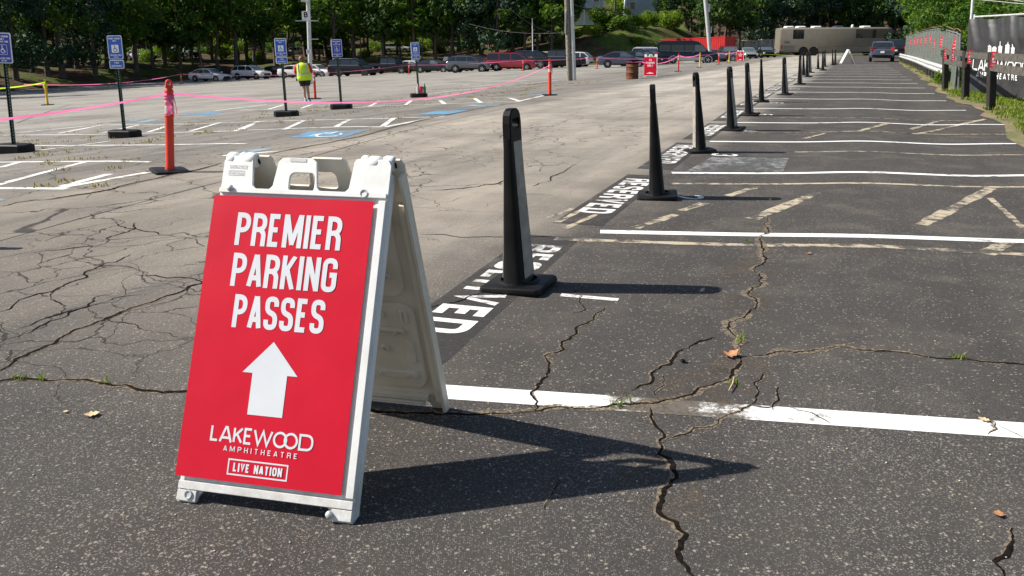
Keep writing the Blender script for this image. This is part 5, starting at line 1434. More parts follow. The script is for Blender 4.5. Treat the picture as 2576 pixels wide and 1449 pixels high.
REDT = mat('tag_red', (.62, .015, .04), .5)
def redtag(c, w_, h_, yaw, label, tilt=0, grp=None, words=True):
    root = thing('hang_tag', label, 'tag', c, yaw, grp)
    m = MB(); M0 = Matrix.Rotation(tilt, 4, 'Y') @ Matrix.Rotation(R(90), 4, 'X'); m.plate(rrect(w_, h_, .01), (), .004, M0); bd = m.build('strip', REDT, root)
    m = MB()
    if words:
        fn = lambda x, y, l: M0 @ Vector((x, y, .0012 + l * .0002))
        text(m, '5', -w_ * .26, -h_ * .18, w_ * .52, h_ * .30, w_ * .15, .01, fn)
        for k in range(2):
            stroke(m, [Vector((-w_ * .28, h_ * (.30 + .07 * k))), Vector((w_ * .28, h_ * (.30 + .07 * k)))], h_ * .025, fn, k)
        stroke(m, [Vector((-w_ * .3, -h_ * .33)), Vector((w_ * .3, -h_ * .33))], h_ * .03, fn, 3)
    else:
        for k in range(3): stroke(m, [Vector((-w_ * .25, h_ * (-.25 + .22 * k))), Vector((w_ * .25, h_ * (-.2 + .22 * k)))], h_ * .035, lambda x, y, l: M0 @ Vector((x, y, .0012)), 0)
    m.build('print', SWHITE, bd)
for x, y0, y1, i, j, lab in ((2375, 122, 150, 0, 0, 'red tag on the leftmost timber post'), (2408, 124, 155, 0, 1, 'red tag on the short rails between the first two timber posts'), (2450, 127, 161, 1, 2, 'red tag on the weathered rail left of the venue letters'), (2514, 130, 171, 2, 3, 'largest red tag marked 5 on the rails at right')):
    A, B = tp[i], tp[j]
    if i == j: base = A + Vector((-.20, -.21, 0))
    else:
        best = min((abs((A.lerp(B, t / 60)).x / (A.lerp(B, t / 60)).y - ray(x, 130).x / ray(x, 130).y), t) for t in range(61))[1] / 60
        base = A.lerp(B, best) + Vector((-.20, -.21, 0))
    za, zb2 = htop(base, x, y0) + base.z, htop(base, x, y1) + base.z
    redtag((base.x, base.y, (za + zb2) / 2), .125 if x > 2500 else .10, za - zb2, R(-25), lab)
# guardrail
GP = [P(2366, 213), gX(2340, 38.5), gX(2313, 48), gX(2290, 58), gX(2266, 71)]
gr = thing('guardrail', 'galvanised steel guardrail on dark posts beside the stalls', 'guardrail', GP[0])
def along(pts, step):
    out = [pts[0]]; 
    for a, b in zip(pts[:-1], pts[1:]):
        k = max(1, round((b - a).length / step))
        for i in range(1, k + 1): out.append(a.lerp(b, i / k))
    return out
gpts = along(GP, 2.0)
for q in gpts:
    m = MB(); m.box(q - GP[0] + Vector((.12, 0, .26)), (.14, .18, .66)); m.build('post', TIMBER, gr)
m = MB(); rings = []
gp0 = [gpts[0] - (gpts[1] - gpts[0]) * .35] + gpts
for i, q in enumerate(gp0):
    d = (gp0[min(i + 1, len(gp0) - 1)] - gp0[max(i - 1, 0)]).normalized(); nn = Vector((-d.y, d.x, 0))
    prof = [(0, .36), (.0, .38), (.07, .43), (.07, .46), (0, .51), (0, .54), (.07, .59), (.07, .62), (0, .67), (0, .69), (-.012, .69), (-.012, .36)]
    rings.append([q - GP[0] + nn * a + Vector((0, 0, z)) for a, z in prof])
m.loft(rings); m.build('beam', mat('guard_steel', (.66, .66, .65), .45, .35, c2=(.5, .5, .5), scale=3), gr, smooth='auto')
# slatted chain-link fence
FGREY = mat('fence_metal', (.24, .25, .25), .5, .4)
FP = [(2416, 26.5, 89), (2408, 29.5, 83), (2382, 36, 76), (2361, 42.5, 73), (2340, 50, 75), (2317, 58, 81), (2298, 66, 85), (2280, 75, 89.5)]
fpts = [atY(x, y, Y) for x, Y, y in FP]
cf = thing('chain_link_fence', 'chain link fence with grey green slats curving away at right', 'fence', (fpts[0].x, fpts[0].y, 0))
o0 = Vector((fpts[0].x, fpts[0].y, 0)); SL = mat('fence_slat', (.115, .135, .122), .6, c2=(.17, .185, .17), scale=9, lo=.35, hi=.65)
fine_ = []
for a, b in zip(fpts[:-1], fpts[1:]):
    k = max(1, round((b - a).length / 2.6)); fine_ += [a.lerp(b, i / k) for i in range(k)]
fine_.append(fpts[-1])
def gz(q): return tz(q.x, q.y) - .10
for i, q in enumerate(fine_):
    m = MB(); m.tube([Vector((q.x + .07 * (q.z - gz(q)), q.y, gz(q))) - o0, Vector((q.x, q.y, q.z + .05)) - o0], .026, 8); m.build('post', FGREY, cf, smooth='auto')
    if i == len(fine_) - 1: break
    b = fine_[i + 1]; m = MB(); n = max(8, int((b - q).length / .085))
    for k in range(n):
        t0, t1 = (k + .14) / n, (k + .86) / n; a0, a1 = q.lerp(b, t0), q.lerp(b, t1)
        m.add([Vector((a0.x, a0.y, gz(a0) + .05)) - o0, Vector((a1.x, a1.y, gz(a1) + .05)) - o0, Vector((a1.x, a1.y, a1.z - .05)) - o0, Vector((a0.x, a0.y, a0.z - .05)) - o0], [(0, 1, 2, 3)])
    m.build('slat_panel', SL, cf, fixn=False)
m = MB(); m.tube([q - o0 for q in fine_], .022, 8); m.build('top_rail', FGREY, cf, smooth='auto')
m = MB(); m.tube([q - o0 + Vector((0, 0, .12 + .03 * math.sin(i * 2.1))) for i, q in enumerate(fine_)], .012, 5); m.build('top_wire', mat('rusty_wire', (.30, .14, .07), .7), cf, smooth='auto')
fl = along(fpts, .6)
for k, x in enumerate((2291, 2300, 2308, 2317, 2329, 2341, 2350, 2368, 2402)):
    tgt = ray(x, 110).x / ray(x, 110).y; q = min(fl, key=lambda p: abs(p.x / p.y - tgt)); yy = (106, 105, 104, 103, 102, 100, 113, 106, 112)[k]
    c = atY(x, yy, q.y); redtag((c.x - .06, c.y - .12, c.z), .10 if k < 8 else .14, .50 if k < 8 else .55, R(-40), 'small red tag hanging on the slatted chain link fence' if k < 8 else 'largest red tag on the slatted fence beside the tall post', 0 if k < 8 else .2, 'red tags on the slatted fence' if k < 8 else None, False)
# banner fence
A = P(2425, 234); B = P(2600, 259); B = A + (B - A) * 1.35; B.z = A.z
dirb = (B - A).normalized(); nb = Vector((dirb.y, -dirb.x, 0)); LB = (B - A).length
if nb.y > 0: nb = -nb
HB = htop(A, 2425, 50)
bf = thing('banner_fence', 'chain link fence covered by a black amphitheatre banner', 'fence', A, math.atan2(dirb.y, dirb.x))
m = MB(); m.tube([(-.06, .06, -.1), (-.06 - .085 * htop(A, 2416, -30), .06, htop(A, 2416, -30))], .040, 10); m.build('tall_post', GALV, bf, smooth='auto')
m = MB(); m.tube([(.02, .05, HB + .08), (LB, .05, HB + .02)], .026, 8); m.build('top_rail', GALV, bf, smooth='auto')
for x in (.02, LB - .03):
    m = MB(); m.tube([(x, .05, -.1), (x, .05, HB + .15)], .03, 8); m.build('post', GALV, bf, smooth='auto')
for z0_, z1_ in ((HB + .62, HB + .42), (HB + .48, HB + .36)):
    m = MB(); m.tube([(-.08, .06, z0_ + .1), (LB * .5, .06, z1_ - .05), (LB, .06, z1_ + .05)], .008, 5); m.build('barbed_wire', GALV, bf)
def fold(x, z):
    s = 0; gs = LB / 4.6; g = (x / gs) - math.floor(x / gs); k = math.floor(x / gs)
    dz = (HB - z)
    s += .085 * math.exp(-((g - .12 - .30 * dz) / (.05 + .06 * dz)) ** 2) * math.exp(-dz * .55)
    s += -.06 * math.exp(-((g - .30 - .36 * dz) / .09) ** 2) * math.exp(-dz * .6)
    s += .05 * math.exp(-((g - .62 - .24 * dz) / (.06 + .05 * dz)) ** 2) * math.exp(-dz * .8)
    s += .05 * math.sin(3.1 * x + 1.7 * z) * .6 + .03 * math.sin(1.3 * x - 2.6 * z + 1)
    s += .10 * math.exp(-((x - .65 - .12 * z) / .16) ** 2) * max(0, .9 - z) * 1.0
    s *= 1 - .86 * min(1, max(0, 1 - abs(z - .95) / .62) * 2.2) * (1 if x > .5 else .3)
    return s
m = MB(); NX, NZ = 150, 50
def bpt(x, z, o=0): return Vector((x - .07 * z, -.02 - fold(x, z) - o, z + .03 * math.sin(x * 2.9) * (1 if z > HB - .2 else 0)))
zbot = .07
for i in range(NX + 1):
    for j in range(NZ + 1): m.v.append(tuple(bpt(LB * i / NX, zbot + (HB - zbot) * j / NZ)))
for i in range(NX):
    for j in range(NZ): a_ = i * (NZ + 1) + j; m.f.append((a_, a_ + NZ + 1, a_ + NZ + 2, a_ + 1))
ban = m.build('banner', mat('banner_vinyl', (.030, .030, .032), .5, c2=(.040, .040, .042), scale=3, spec=.35), bf, smooth=True, fixn=False)
# position on the banner from the photograph's columns
def bx_of(x):
    t = ray(x, 150).x / ray(x, 150).y; return (t * A.y - A.x) / (dirb.x - t * dirb.y)
def bz_of(x, y):
    q = A + dirb * bx_of(x); return htop(q, x, y)
L0, L1 = bx_of(2450) + .08, bx_of(2594) + .08; z0, z1_ = bz_of(2500, 180), bz_of(2500, 151); hh = z1_ - z0
def fnb(x, y, l): return bpt(x, y, .004 + l * .0005)
def dense(mb, pts, t, l):
    out = [pts[0]]
    for a, b in zip(pts[:-1], pts[1:]):
        k = max(1, int((b - a).length / .05)); out += [a.lerp(b, i / k) for i in range(1, k + 1)]
    stroke(mb, out, t, fnb, l)
_st = stroke
def stroke_b(mb, pts, t, fn, lay):
    out = [pts[0]]
    for a, b in zip(pts[:-1], pts[1:]):
        k = max(1, int((b - a).length / .05)); out += [a.lerp(b, i / k) for i in range(1, k + 1)]
    _st(mb, out, t, fn, lay)
stroke = stroke_b
m = MB(); fit_text(m, 'LAKEWOOD', L0, L1, z0, hh, hh * .17, hh * .10, fnb, .95); m.build('venue_name', SWHITE, ban, fixn=False)
m = MB(); fit_text(m, 'AMPHITHEATRE', bx_of(2463) + .05, bx_of(2568) + .05, bz_of(2510, 198), hh * .50, hh * .11, hh * .26, fnb); m.build('venue_line', SWHITE, ban, fixn=False)
m = MB(); k = 0
for xa, xb, yt, ya in ((1340, 1385, 485, None), (1390, 1435, 505, None), (1455, 1500, 492, 450), (1530, 1580, 475, 455), (1600, 1640, 505, 480)):
    xa, xb = 2173.5 + xa * .2315, 2173.5 + xb * .2315; u0, u1 = bx_of(xa) + .11, bx_of(xb) + .11; zt_ = bz_of((xa + xb) / 2, yt * .2315); zl_ = z1_ + hh * .25
    n = 4
    for i in range(n):
        c_ = u0 + (u1 - u0) * (i + .5) / n; stroke(m, [Vector((c_, zl_)), Vector((c_, zt_ - (.03 if i in (0, 3) else 0)))], (u1 - u0) / n * .66, fnb, k); k += 1
    stroke(m, [Vector((u0, zl_)), Vector((u1, zl_))], .03, fnb, k); k += 1
    stroke(m, [Vector((u0, zt_ - .045)), Vector((u1, zt_ - .045))], .03, fnb, k); k += 1
    if ya: stroke(m, [Vector(((u0 + u1) / 2, zt_)), Vector(((u0 + u1) / 2, bz_of((xa + xb) / 2, ya * .2315)))], .035, fnb, k); k += 1
m.build('skyline_emblem', SWHITE, ban, fixn=False)
stroke = _st

# ------------------------------------------------------------------ person in a high-visibility vest, seen from behind
def make_person():
    root = thing('person', 'person in yellow safety vest, black shorts and red shirt standing with back turned', 'person', P(773, 257), R(6))
    root.scale = (.97, .97, .97); root.rotation_euler = (0, R(-4), R(6))
    V = []; E = []; Rd = []
    def ad(p, r, par=None):
        V.append(p); Rd.append(r if hasattr(r, '__len__') else (r, r)); i = len(V) - 1
        if par is not None: E.append((par, i))
        return i
    pel = ad((0, 0, .93), (.165, .12)); sp = ad((0, .01, 1.08), (.155, .115), pel); ch = ad((0, .0, 1.28), (.175, .12), sp); nb_ = ad((0, .01, 1.42), (.09, .08), ch)
    nk = ad((-.01, .03, 1.47), .056, nb_); hd = ad((-.02, .05, 1.56), (.080, .092), nk); ht = ad((-.03, .05, 1.645), (.068, .080), hd)
    for s, fx, fy in ((-1, -.055, .02), (1, .085, -.02)):
        h = ad((s * .085, 0, .86), .095, pel); kn = ad((s * .07 + (.02 if s < 0 else .0), .03, .50), .058, h); cf_ = ad(((fx + s * .07) / 2, .0, .33), .056, kn); an = ad((fx, fy - .01, .09), .036, cf_)
        he = ad((fx, fy + .05, .045), .036, an); ad((fx - .02, fy + .15, .03), .026, he)
        sh = ad((s * .185, .0, 1.36), .062, ch); el = ad((s * .265, -.01, 1.10), .045, sh); wr = ad((s * .12, .20, 1.07), .028, el); pm = ad((s * .075, .255, 1.07), .030, wr)
        for k in range(4):
            q = Vector((s * (.055 - .004 * k), .285, 1.095 - .022 * k)); i = ad(tuple(q), .010, pm); i = ad(tuple(q + Vector((-s * .025, .020, -.004))), .0090, i); ad(tuple(q + Vector((-s * .045, .012 - .004 * k, -.010))), .0085, i)
        i = ad((s * .085, .268, 1.115), .011, pm); ad((s * .055, .285, 1.128), .010, i)
    me = bpy.data.meshes.new('body'); me.from_pydata(V, E, []); o = bpy.data.objects.new('body', me); COL.objects.link(o); o.parent = root
    sk = o.modifiers.new('skin', 'SKIN'); ss = o.modifiers.new('sub', 'SUBSURF'); ss.levels = 1; ss.render_levels = 1
    for i, v in enumerate(me.skin_vertices[0].data): v.radius = Rd[i]; v.use_root = (i == 0)
    sk.use_smooth_shade = True; me.materials.append(SKIN)
    def rings(spec, n=18):
        return [[(cx + a * math.cos(2 * math.pi * k / n), cy + b * math.sin(2 * math.pi * k / n), z) for k in range(n)] for z, a, b, cx, cy in spec]
    VEST = mat('vest_yellow', (.62, .86, .02), .6, c2=(.54, .76, .015), scale=9, bmp=.3, bscale=14); SHIRT = mat('shirt_red', (.55, .02, .03), .7); SHORT = mat('shorts_black', (.012, .012, .014), .8, bmp=.3)
    m = MB(); m.loft(rings([(.80, .250, .175, .01, 0), (.90, .262, .185, .01, 0), (1.05, .262, .19, 0, 0), (1.20, .262, .18, 0, 0), (1.32, .258, .165, 0, 0), (1.385, .235, .135, 0, 0), (1.425, .15, .10, 0, 0), (1.45, .085, .08, 0, .01)])); vs_ = m.build('vest', VEST, root, smooth=True)
    m = MB(); m.loft(rings([(1.02, .266, .194, 0, 0), (1.025, .2665, .1945, 0, 0), (1.07, .2665, .193, 0, 0), (1.075, .265, .191, 0, 0)])); m.build('reflective_band', REFL, vs_, smooth='auto')
    for s in (-1, 1):
        m = MB(); pts = [(s * .13, -.172, 1.06), (s * .135, -.165, 1.2), (s * .14, -.150, 1.31), (s * .14, -.118, 1.385), (s * .13, -.06, 1.425)]
        vs2 = []
        for x, y, z in pts: vs2 += [(x - .025, y - .012, z + .006), (x + .025, y - .006, z + .006)]
        m.add(vs2, [(2 * i, 2 * i + 1, 2 * i + 3, 2 * i + 2) for i in range(4)]); m.build('reflective_strap', REFL, vs_, fixn=False)
        m = MB(); m.tube([(s * .17, 0, 1.38), (s * .235, -.005, 1.26), (s * .275, -.012, 1.12), (s * .255, .03, 1.085)], [.085, .082, .072, .068], 12); m.build('sleeve', SHIRT, root, smooth=True)
        m = MB(); m.loft(rings([(.90, .135, .150, s * .10, 0), (.80, .128, .145, s * .10, .005), (.66, .110, .120, s * .085, .015), (.60, .108, .115, s * .08, .02)], 14)); m.build('shorts_leg', SHORT, root, smooth=True)
        fx, fy = (-.055, .02) if s < 0 else (.085, -.02)
        m = MB(); m.loft([[(fx + x * w_, fy + .03 + y * l_, z) for x, y in rrect(.10, .27, .045)] for w_, l_, z in ((1, 1, .0), (1.05, 1.04, .02), (.98, .95, .055), (.7, .55, .09))]); sh_ = m.build('shoe', mat('shoe_grey', (.30, .32, .36), .7), root, smooth='auto')
        m = MB(); m.tube([(fx, fy - .01, .07), (fx, fy - .008, .15)], [.043, .042], 10); m.build('sock', SHORT if s > 0 else mat('sock_white', (.6, .6, .6), .8), root, smooth=True)
        m = MB(); m.lathe([(.018, 0), (.022, .008), (.012, .016), (.001, .017)], 8); e_ = m.build('ear', SKIN, root, smooth=True); e_.location = (-.022 + s * .083, .055, 1.565); e_.rotation_euler = (0, s * R(90), 0)
    m = MB(); m.tube([(.2, -.06, 1.33), (.24, -.08, 1.2)], [.012, .01], 6)
    HAIR = mat('hair_brown', (.15, .06, .03), .6, c2=(.16, .085, .05), scale=40, bmp=.5, bscale=80)
    m = MB(); rr = []
    for i in range(9):
        t = i / 8; z = 1.50 + .19 * t; r_h = .100 * math.sqrt(max(0.02, 1 - (2 * t - .75) ** 2 * .6)) * (1 if t < .9 else .6)
        rr.append([(-.025 + r_h * math.cos(a) * 1.0, .035 + (r_h * 1.12) * math.sin(a) * (1 if math.sin(a) < .2 else .75), z + (.05 * max(0, math.sin(a)) * (1 - t))) for a in [2 * math.pi * k / 16 for k in range(16)]])
    m.loft(rr); m.build('hair', HAIR, root, smooth=True)
    # face on the far side of the head
    m = MB(); m.tube([(-.025, .135, 1.575), (-.025, .158, 1.545), (-.025, .140, 1.535)], [.010, .016, .012], 8); m.build('nose', SKIN, root, smooth=True)
    for s in (-1, 1):
        m = MB(); m.lathe([(.001, -.008), (.009, -.004), (.010, 0), (.007, .006), (.001, .008)], 8, (-.025 + s * .032, .136, 1.578), 'y'); m.build('eye', SWHITE, root, smooth=True)
    m = MB(); m.tube([(-.05, .132, 1.515), (-.025, .140, 1.512), (0, .132, 1.515)], .006, 6); m.build('mouth', mat('lip', (.35, .12, .10), .5), root, smooth=True)
    m = MB(); m.box((-.275, -.02, .84), (.04, .05, .10)); m.build('radio', BLK2, root, bevel=.008)
make_person()

# ------------------------------------------------------------------ woods
LEAF_D = leafmat('leaf_dark', (.024, .060, .012), (.048, .10, .016), (.13, .18, .026), .36)
LEAF_M = leafmat('leaf_mid', (.050, .115, .012), (.10, .185, .018), (.24, .28, .034), .45)
LEAF_L = leafmat('leaf_light', (.085, .17, .014), (.19, .28, .024), (.36, .38, .04), .48)
LEAF_E = leafmat('leaf_blue_green', (.016, .045, .026), (.030, .070, .036), (.075, .115, .055), .2)
BARK = mat('bark', (.060, .046, .036), .9, c2=(.11, .09, .07), scale=7, bmp=.5, bscale=14)
BARKL = mat('bark_pale', (.20, .175, .145), .9, c2=(.11, .09, .075), scale=6, bmp=.4, bscale=14)
def leaf_cloud(m, centers, n, s0, s1, r2, flat=.75):
    """n leaf sprays scattered through overlapping clumps"""
    for i in range(n):
        cx, cy, cz, cr = r2.choices(centers, [c[3] ** 2 for c in centers])[0]
        while True:
            u = Vector((r2.uniform(-1, 1), r2.uniform(-1, 1), r2.uniform(-1, 1)))
            if .12 < u.length < 1: break
        u = u.normalized() * (u.length ** .45)
        p = Vector((cx, cy, cz)) + Vector((u.x, u.y, u.z * flat)) * cr
        nrm = (u + Vector((r2.gauss(0, .6), r2.gauss(0, .6), r2.gauss(.35, .6)))).normalized()
        a = nrm.orthogonal().normalized(); b = nrm.cross(a); th = r2.uniform(0, 6.28)
        a, b = a * math.cos(th) + b * math.sin(th), b * math.cos(th) - a * math.sin(th)
        s = r2.uniform(s0, s1)
        m.add([p - a * s, p - b * s * .42 + nrm * s * .12, p + a * s, p + b * s * .42 + nrm * s * .12], [(0, 1, 2, 3)])
def make_tree(name, seed, H, crown0, rad, nleaf, mt, s0=.22, s1=.42, bark=BARK, r0=.24, lean=.0, nclump=26):
    r2 = random.Random(seed)
    root = thing(name, 'tree', 'tree')
    m = MB(); pts = []; x = y = 0
    for i in range(8):
        t = i / 7; pts.append(Vector((x, y, t * H * .93 - .3))); x += r2.gauss(lean, .16); y += r2.gauss(0, .14)
    m.tube(pts, [r0 * (1 - .85 * i / 7) * (1.35 if i == 0 else 1) for i in range(8)], 9)
    cl = []
    for k in range(nclump):
        t = r2.uniform(0, 1); z = crown0 + (H - crown0) * t; env = rad * (.45 + .75 * math.sin(math.pi * min(1, .22 + .78 * t))) * r2.uniform(.55, 1.05)
        a = k * 2.4 + r2.uniform(-.4, .4); q = pts[min(7, int(z / H * 7))]; rr = env * r2.uniform(.35, .95)
        c = Vector((q.x + rr * math.cos(a), q.y + rr * math.sin(a), z))
        cl.append((c.x, c.y, c.z, rad * r2.uniform(.24, .46)))
        if k % 2 == 0:
            st_ = Vector((q.x, q.y, max(crown0 * .8, z - rr * .7))); md = st_.lerp(c, .55) + Vector((0, 0, .25))
            m.tube([st_, md, c], [r0 * .30, r0 * .18, .02], 5)
    m.build('trunk', bark, root, smooth='auto')
    m = MB(); leaf_cloud(m, cl, nleaf, s0, s1, r2); m.build('crown', mt, root, fixn=False)
    return root
def make_bush(name, seed, rx, h, nleaf, mt, s0=.12, s1=.26):
    r2 = random.Random(seed); root = thing(name, 'bush', 'bush')
    cl = [(r2.uniform(-rx, rx) * .7, r2.uniform(-rx, rx) * .7, h * r2.uniform(.2, .75), h * r2.uniform(.25, .48)) for _ in range(12)]
    m = MB(); leaf_cloud(m, cl, nleaf, s0, s1, r2, .9); m.build('foliage', mt, root, fixn=False)
    m = MB()
    for c in cl[:6]: m.tube([(c[0] * .15, c[1] * .15, -.1), (c[0] * .6, c[1] * .6, c[2] * .6), (c[0], c[1], c[2])], [.05, .03, .012], 5)
    m.build('stems', BARK, root)
    return root
PROTO = {
 'a': make_tree('forest_tree', 11, 13, 3.8, 3.3, 2100, LEAF_D), 'b': make_tree('forest_tree', 12, 14, 5.0, 3.4, 1900, LEAF_M, bark=BARK, r0=.30),
 'c': make_tree('forest_tree', 13, 11, 2.8, 3.0, 1900, LEAF_M, r0=.17, lean=.12), 'd': make_tree('forest_tree', 14, 12, 5.0, 3.3, 1700, LEAF_M, bark=BARK, r0=.22),
 'e': make_tree('evergreen_tree', 15, 15, 1.6, 3.2, 3300, LEAF_E, .18, .34, nclump=34), 'f': make_tree('slender_tree', 16, 10, 3.2, 2.2, 1500, LEAF_M, bark=BARKL, r0=.11, lean=.16),
 'l': make_tree('sunlit_tree', 17, 11, 1.4, 3.6, 3300, LEAF_L, .2, .38, r0=.16, nclump=30), 'm': make_tree('maple_tree', 18, 8.5, 1.2, 2.9, 3000, leafmat('leaf_maple', (.045, .11, .012), (.09, .18, .018), (.24, .30, .04), .42), .13, .27, bark=BARKL, r0=.13, nclump=34),
}
BUSH = {'x': make_bush('woodland_bush', 21, 1.8, 2.2, 1300, LEAF_L), 'y': make_bush('woodland_bush', 22, 1.5, 1.6, 1000, LEAF_M), 'z': make_bush('bank_bush', 23, 2.6, 3.4, 2600, LEAF_L, .12, .28)}
used = set()
def plant(kind, p, label, sc_=1.0, rz=None, grp=None, cat=None):
    src = PROTO.get(kind) or BUSH[kind]
    if kind not in used: o = src; used.add(kind)
    else: o = copy_tree(src)
    o.location = p; o.rotation_euler = (0, 0, rng.uniform(0, 6.28) if rz is None else rz); s = sc_; o.scale = (s, s, s * rng.uniform(.92, 1.1))
    o['label'] = label; o['category'] = cat or ('bush' if kind in BUSH else 'tree')
    if grp: o['group'] = grp
    elif 'group' in o: del o['group']
    return o
def HP(x, d):
    """ground point under image column x, d metres beyond the edge of the lot"""
    r = ray(x, 115); ys = np.arange(40, 235, .25); xs = ys * (r.x / r.y); e = edge_dist(xs, ys)
    ok = np.where(e > d)[0]; i = ok[0] if len(ok) else len(ys) - 1
    return Vector((xs[i], ys[i], hz(xs[i], ys[i])))
MARKS = [(-40, 'left of the cut off accessible sign'), (60, 'above the yellow post'), (180, 'between yellow post and van accessible sign'), (300, 'behind the van accessible sign'), (420, 'above the nearest orange post'),
         (470, 'above the tail of the leftmost white sedan'), (545, 'above the nose of the leftmost white sedan'), (625, 'above the white crossover'), (700, 'behind the sign left of the person'), (770, 'behind the B sign pole'),
         (855, 'behind the plain accessible sign'), (940, 'above the black suburban'), (985, 'above the black pickup'), (1050, 'behind the sign with bottles'), (1110, 'above the black jeep'), (1185, 'above the grey hatchback'), (1290, 'above the red minivan'), (1365, 'left of the thin white pole wire'), (1400, 'just left of the wooden utility pole')]
def near_mark(x): return min(MARKS, key=lambda q: abs(q[0] - x))
ADJ = {'a': 'dark leafy', 'b': 'tall thick trunked', 'c': 'mid green leaning', 'd': 'high crowned mid green', 'e': 'blue green evergreen', 'f': 'slender pale trunked'}
seen = {}
FIRST = [(-70, 'e', 3), (-20, 'b', 5), (30, 'e', 2.5), (72, 'a', 7), (112, 'e', 4), (150, 'b', 3), (188, 'e', 8), (232, 'e', 3), (262, 'a', 9), (305, 'c', 4), (338, 'b', 3), (380, 'a', 6), (412, 'd', 9), (448, 'a', 4), (484, 'c', 7), (505, 'f', 2.5), (546, 'd', 4), (592, 'b', 2.5), (640, 'a', 3.5),
         (665, 'd', 10), (692, 'b', 5), (738, 'd', 8), (800, 'c', 12), (846, 'b', 3), (888, 'b', 5), (908, 'f', 8), (962, 'a', 3), (1003, 'c', 6), (1042, 'd', 3), (1060, 'f', 5), (1095, 'a', 4), (1140, 'b', 5), (1178, 'e', 4), (1212, 'a', 6), (1250, 'e', 3), (1290, 'e', 5), (1322, 'a', 4), (1352, 'e', 6), (1385, 'c', 4), (1418, 'a', 7)]
for x, kd, d in FIRST:
    mk = near_mark(x); dx = x - mk[0]; side = '' if abs(dx) < 9 else (', right one' if dx > 0 else ', left one')
    key = ADJ[kd] + mk[1] + side; seen[key] = seen.get(key, 0) + 1
    lab = f'{ADJ[kd]} tree {mk[1]}{side}' + ('' if seen[key] == 1 else ', farther back')
    plant(kd, HP(x, d), lab, rng.uniform(.9, 1.12))
for x in (-120, -175, -235, -300, -370, -450, -540):
    plant('eab'[x % 3], HP(x, 4 + x % 4), 'dark tree of the wood edge beyond the left side of the picture', 1.05, grp='dark trees left of the picture')
G2 = 'trees deeper in the woods'
for i in range(46):
    x = -60 + i * 33 + rng.uniform(-12, 12)
    if x > 1440: continue
    plant(rng.choice('abdccdl'), HP(x, rng.uniform(13, 24)), 'leafy tree standing deeper in the left woods behind the first row', rng.uniform(.85, 1.15), grp=G2)
for i in range(44):
    x = -60 + i * 34 + rng.uniform(-12, 12)
    if x > 1440: continue
    plant(rng.choice('lldlbc'), HP(x, rng.uniform(48, 66)), 'sunlit tree at the back of the woods beyond the upper road', rng.uniform(.9, 1.25), grp='sunlit trees beyond the upper road')
for i in range(34):
    x = -40 + i * 40 + rng.uniform(-16, 16)
    if x > 1400: continue
    plant('x' if rng.random() < .6 else 'y', HP(x, rng.uniform(8, 44)), 'low bright bush growing among the trunks in the woods', rng.uniform(.6, 1.1), grp='bushes among the trunks')
# bank in the middle : sunlit growth on its crest, houses above
for x, kd, d, s, lab in ((1452, 'z', 8.5, .42, 'yellow green bush on the crest of the bank just right of the utility pole'), (1490, 'z', 9.5, .50, 'round sunlit bush on the bank below the first grey house'), (1530, 'z', 13, 1.05, 'large sunlit bush on the crest of the bank right of the first house'),
                         (1560, 'y', 10.5, 1.2, 'dark green bush on the bank crest left of the second house'), (1606, 'z', 11, .62, 'sunlit bush below the second grey house'), (1645, 'z', 12, .7, 'bush on the bank right of the second house wall'), (1600, 'y', 5, .6, 'small shrub halfway up the grassy bank')):
    plant(kd, HP(x, d), lab, s)
for x, kd, d, s, lab in ((1545, 'd', 22, .9, 'tree behind the bank between the two grey houses'), (1672, 'c', 14, .85, 'mid green tree on the bank right of the second house'), (1700, 'e', 12, .8, 'blue green tree leaning over the red container, left one'), (1738, 'a', 13, .9, 'dark tree over the red container, middle one'),
                         (1765, 'e', 14, 1.0, 'blue green tree behind the leaning utility pole'), (1560, 'l', 30, 1.0, 'sunlit tree beyond the bank above the slate sedan'), (1620, 'a', 34, 1.0, 'dark tree behind the second grey house'), (1680, 'b', 30, 1.0, 'tall dark tree behind the bank right of the houses'), (1470, 'a', 42, 1.0, 'dark tree behind the first grey house')):
    plant(kd, HP(x, d), lab, s)
plant('z', HP(1690, 9), 'pale leafy growth spilling over the bank at the left end of the red container', .85)
# dark woods behind containers and bus
GR = 'dark woods behind the tour bus'
for i, x in enumerate(list(range(1790, 2330, 22))):
    if 1938 < x < 1982: continue
    plant(rng.choice('eeab'), HP(x + rng.uniform(-8, 8), rng.uniform(2, 7)), 'dark tree of the woods behind the containers and tour bus', rng.uniform(.9, 1.15), grp=GR)
for i, x in enumerate(range(1790, 2700, 30)):
    if 1940 < x < 1980: continue
    plant(rng.choice('eaabd'), HP(x + rng.uniform(-8, 8), rng.uniform(12, 22)), 'dark tree of the woods behind the containers and tour bus', rng.uniform(1, 1.3), grp=GR)
plant('f', HP(1949, 6), 'bare slim trunk in the sunlit gap left of the bus roof', 1.3); plant('f', HP(1968, 9), 'slim trunk in the sunlit gap above the bus rear', 1.3)
